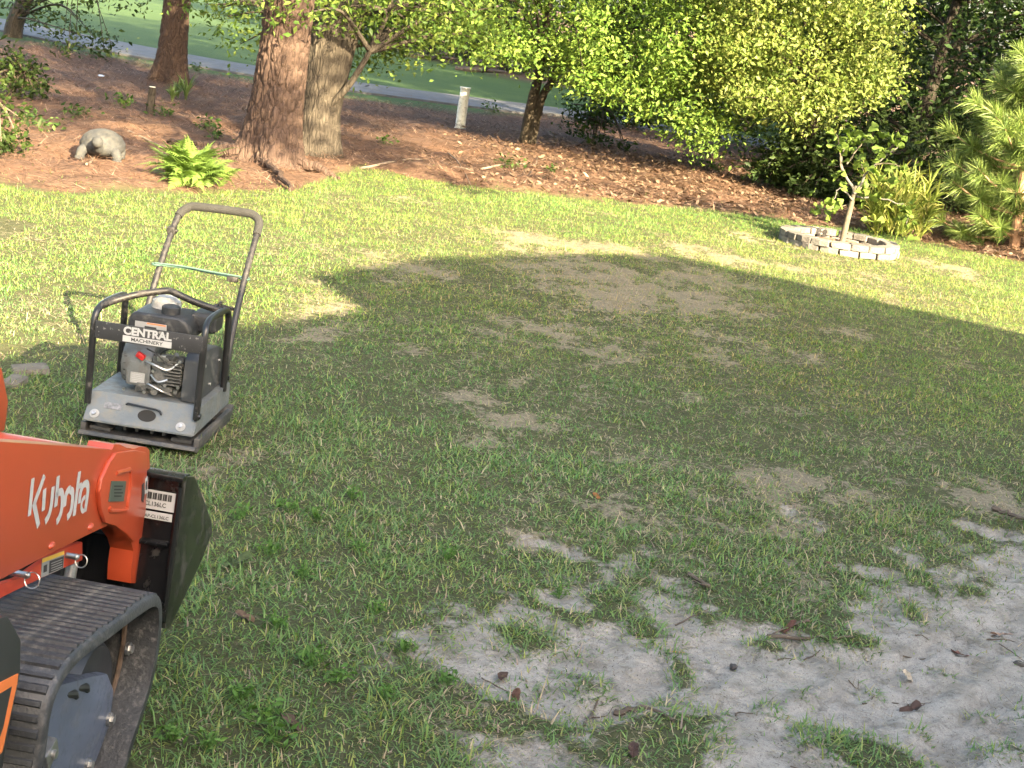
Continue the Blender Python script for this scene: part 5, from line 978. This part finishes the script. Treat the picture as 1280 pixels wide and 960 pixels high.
# pin bracket, pins and rings under the arm
BR=-.175; brk=[onA(*z5(*q),BR) for q in ((-40,930),(-40,840),(100,800),(330,640),(452,600),(452,700),(345,745),(225,800),(60,880))]
bm=bmesh.new(); bm_prism(bm,brk,'x',BR-.012,BR,.003); bk=done('pin_bracket',bm,M('bracket_red',(.42,.045,.02),.4,var=.15,scale=12),load)
s=quad_on('warning_label',((232,692),(351,648),(346,742),(225,795)),BR+.0016,STK,bk); quad_on('warning_band',((232,692),(351,648),(350,668),(231,714)),BR+.0022,YEL,bk,.0005)
quad_on('warning_panel',((272,705),(348,677),(344,740),(268,772)),BR+.0022,PRINTK,bk,.0005)
for k in range(4): quad_on('print_line',((280,716+13*k),(340,693+13*k),(340,697+13*k),(280,720+13*k)),BR+.0028,STK,bk,.0004)
quad_on('warning_pictogram',((240,730),(258,722),(256,760),(238,768)),BR+.0022,PRINTK,bk,.0005)
for (u,v,rd) in ((175,810,.0135),(443,705,.0115)):
    b_,z_=onA(*z5(u,v),BR+.03); bm=bmesh.new(); bm_tube(bm,[(BR+.03+rd*math.cos(t_),b_+.004*math.sin(t_),z_+rd*math.sin(t_)) for t_ in np.linspace(0,2*math.pi,25)[:-1]],.0013,6,True); rg=done('ring_pin',bm,STEEL,bk)
    bm=bmesh.new(); bm_cyl(bm,(BR-.01,b_,z_+rd*.6),(BR+.02,b_,z_+rd*.6),.006,.006,14); bm_ell(bm,(BR+.02,b_,z_+rd*.6),(.0065,.0065,.0065),12,8); done('pin',bm,STEEL,rg)
bm=bmesh.new(); b_,z_=onA(90,715,-.2); bm_cyl(bm,(-.2,b_,z_+.03),(-.2,b_-.04,z_-.12),.012,.012,14); done('hydraulic_rod',bm,STEEL,load)
# bucket
BA=-.045; bs=[onA(*z5(*q),BA) for q in ((1030,285),(1045,245),(1100,345),(1138,470),(1130,600),(1090,690),(960,955),(945,1040),(905,1075)) ]
bs=[(.275,.515),(.33,.500),(.41,.425),(.488,.345),(.50,.315),(.44,.272),(.33,.222),(.25,.187),(.215,.20)]
bm=bmesh.new(); bm_prism(bm,bs,'x',BA-.012,BA,.003); bk2=done('bucket',bm,BSIDE,load)
bm=bmesh.new(); bm_prism(bm,bs,'x',-.96,-.948,.003); done('bucket_side',bm,BSIDE,bk2)
bm=bmesh.new(); bm_prism(bm,[(.262,.515),(.332,.503),(.332,.497),(.276,.505),(.253,.37),(.232,.205),(.25,.197),(.44,.281),(.443,.275),(.248,.190),(.212,.20),(.243,.37)],'x',-.948,BA-.012,.0); done('bucket_shell',bm,LBLK,bk2)
bm=bmesh.new(); bm_box(bm,(-.49,.238,.375),(.86,.018,.010),None,.003); bm_box(bm,(-.49,.250,.52),(.90,.03,.012),None,.004); bm_cyl(bm,(BA-.006,.250,.50),(BA-.006,.216,.215),.006,.006,8); done('bucket_rib',bm,LBLK,bk2)
bm=bmesh.new(); bm_box(bm,(-.5,.21,.36),(.44,.02,.24),None,.006); bm_box(bm,(-.27,.19,.36),(.03,.06,.26),None,.006); bm_box(bm,(-.73,.19,.36),(.03,.06,.26),None,.006); done('coupler_plate',bm,DARK,bk2)
up=np.array([0,.022,.14]); up/=np.linalg.norm(up)
def bpt(px_,py_): 
    # point on the bucket's back sheet
    d=ray(px_,py_); n=np.cross(lr,lf*up[1]+np.array([0,0,up[2]])); o0=LO+lf*.2445+np.array([0,0,.43]); t=np.dot(o0-CC,n)/np.dot(d,n); q=CC+t*d-LO; return np.array([q@lr,q@lf,q[2]])
a_=bpt(183,618); b_=bpt(227,642); c_=(bpt(184,640)+bpt(228,622))/2
def tagplate(cx,cz_,w_,h_,name):
    me=big(name,np.array([(-w_/2,0,0),(w_/2,0,0),(w_/2,h_,0),(-w_/2,h_,0)]),np.array([[0,1,2,3]])); o=label_on(bk2,me,WHITE,(cx,.2455+(cz_-.43)*.157-.003,cz_),(1,0,0),up); o.name=name; return o
q=bpt(228,640); x1=min(q[0],-.056); z1=q[2]; tagplate(x1-.0575,z1-.004,.115,.040,'barcode_label')
fy=lambda z_: .2455+(z_-.43)*.157-.0042
for k in range(24):
    me=big('bar',np.array([(0,0,0),(.0016+.0014*(k*7%3),0,0),(.0016+.0014*(k*7%3),.014,0),(0,.014,0)]),np.array([[0,1,2,3]])); o=label_on(bk2,me,PRINTK,(x1-.096+.0036*k,fy(z1+.017),z1+.017),(1,0,0),up); o.name='barcode_bar'
label_on(bk2,text_mesh('CL136LC',.046,.0095,bold=.02),PRINTK,(x1-.042,fy(z1+.003),z1+.003),(1,0,0),up)
q=bpt(215,652); tagplate(q[0]-.045,q[2]-.001,.09,.016,'part_label'); label_on(bk2,text_mesh('AP-CL136LC',.052,.007,bold=.02),PRINTK,(q[0]-.033,fy(q[2]+.002),q[2]+.002),(1,0,0),up)
# cross tube, chassis, rear fender with decal
bm=bmesh.new(); bm_cyl(bm,(-.75,.12,.545),(-.17,.12,.545),.05,.05,24); done('cross_tube',bm,OR,load)
bm=bmesh.new(); bm_prism(bm,[(.10,.57),(.24,.56),(.25,.62),(.21,.70),(.17,.72),(.12,.66)],'x',-.445,-.425,.004); done('lifting_lug',bm,OR,load)
bm=bmesh.new(); bm_prism(bm,[(-1.15,.12),(-.02,.12),(-.02,.36),(-.14,.42),(-.72,.55),(-.72,.95),(-1.15,1.0)],'x',-.66,-.25,.01); done('chassis',bm,DARK,load)
bm=bmesh.new(); bm_prism(bm,[(-1.16,.56),(-.74,.56),(-.74,.98),(-.82,1.06),(-1.16,1.08)],'x',-.70,-.22,.02); done('engine_hood',bm,OR,load)
fd=[onA(px_,py_,-.02) for (px_,py_) in ((-60,790),(10,770),(27,800),(26,840),(14,900),(4,960),(-60,990))]
bm=bmesh.new(); bm_prism(bm,fd,'x',-.20,-.02,.004); fn_=done('rear_fender',bm,DARK,load)
bm=bmesh.new(); bm_prism(bm,[onA(px_,py_,-.0185) for (px_,py_) in ((-40,874),(23,842),(22,852),(3,940),(-40,985))],'x',-.0202,-.0185); done('decal',bm,ORS,fn_,smooth=False)
bm=bmesh.new(); bm_prism(bm,[onA(px_,py_,-.0178) for (px_,py_) in ((-40,892),(15,858),(4,910),(-10,950),(-40,975))],'x',-.0184,-.0178); done('decal_panel',bm,DARK,fn_,smooth=False)

# ------------------------------------------------------------------ the house beside and behind the viewer, whose roof shades the lawn
EH=4.4; SO=np.array([-SD[0],-SD[1]])*EH/math.tan(R(SUN_EL))
sh=[G(*q)[:2] for q in ((480,384),(381,345),(540,324),(690,317),(835,318),(1000,355),(1280,420))]
e2=sh[0]-SO; e3=sh[1]-SO
dback=(G(110,432)[:2]-sh[0]); dback/=np.linalg.norm(dback)
e0=e2+dback*9.5; dR=(sh[6]-sh[5])/np.linalg.norm(sh[6]-sh[5]); e9=sh[6]-SO+dR*1.5; pk=[s-SO for s in sh[2:6]]
eave=[e0,e2,e3]+pk+[e9,e9+dback*6,e0+np.array([3.2,-2.2])]
ctr=np.mean([e0,e2,pk[-1],e9,e9+dback*6],axis=0)
house=thing('house','pale sided house with low shingle roof beside the lawn','house',(ctr[0],ctr[1],0))
E_=[np.array(q)-ctr for q in eave]
bm=bmesh.new(); lo=[bm.verts.new((q[0],q[1],EH-.12)) for q in E_]; hi=[bm.verts.new((q[0],q[1],EH)) for q in E_]; ap=bm.verts.new((0,0,EH+.45)); n=len(E_)
for k in range(n): bm.faces.new((lo[k],lo[(k+1)%n],hi[(k+1)%n],hi[k])); bm.faces.new((hi[k],hi[(k+1)%n],ap))
bm.faces.new(lo[::-1]); done('roof',bm,M('shingles',(.10,.095,.09),.95,var=.4,scale=30,bump=.6),house,smooth=False)
bm=bmesh.new(); W_=[q*(1-.42/np.linalg.norm(q)*1.0) for q in E_]; bm_prism(bm,[tuple(q) for q in W_],'z',-.1,EH-.1); done('wall',bm,M('siding',(.55,.52,.47),.8,var=.1,scale=4),house,smooth=False)
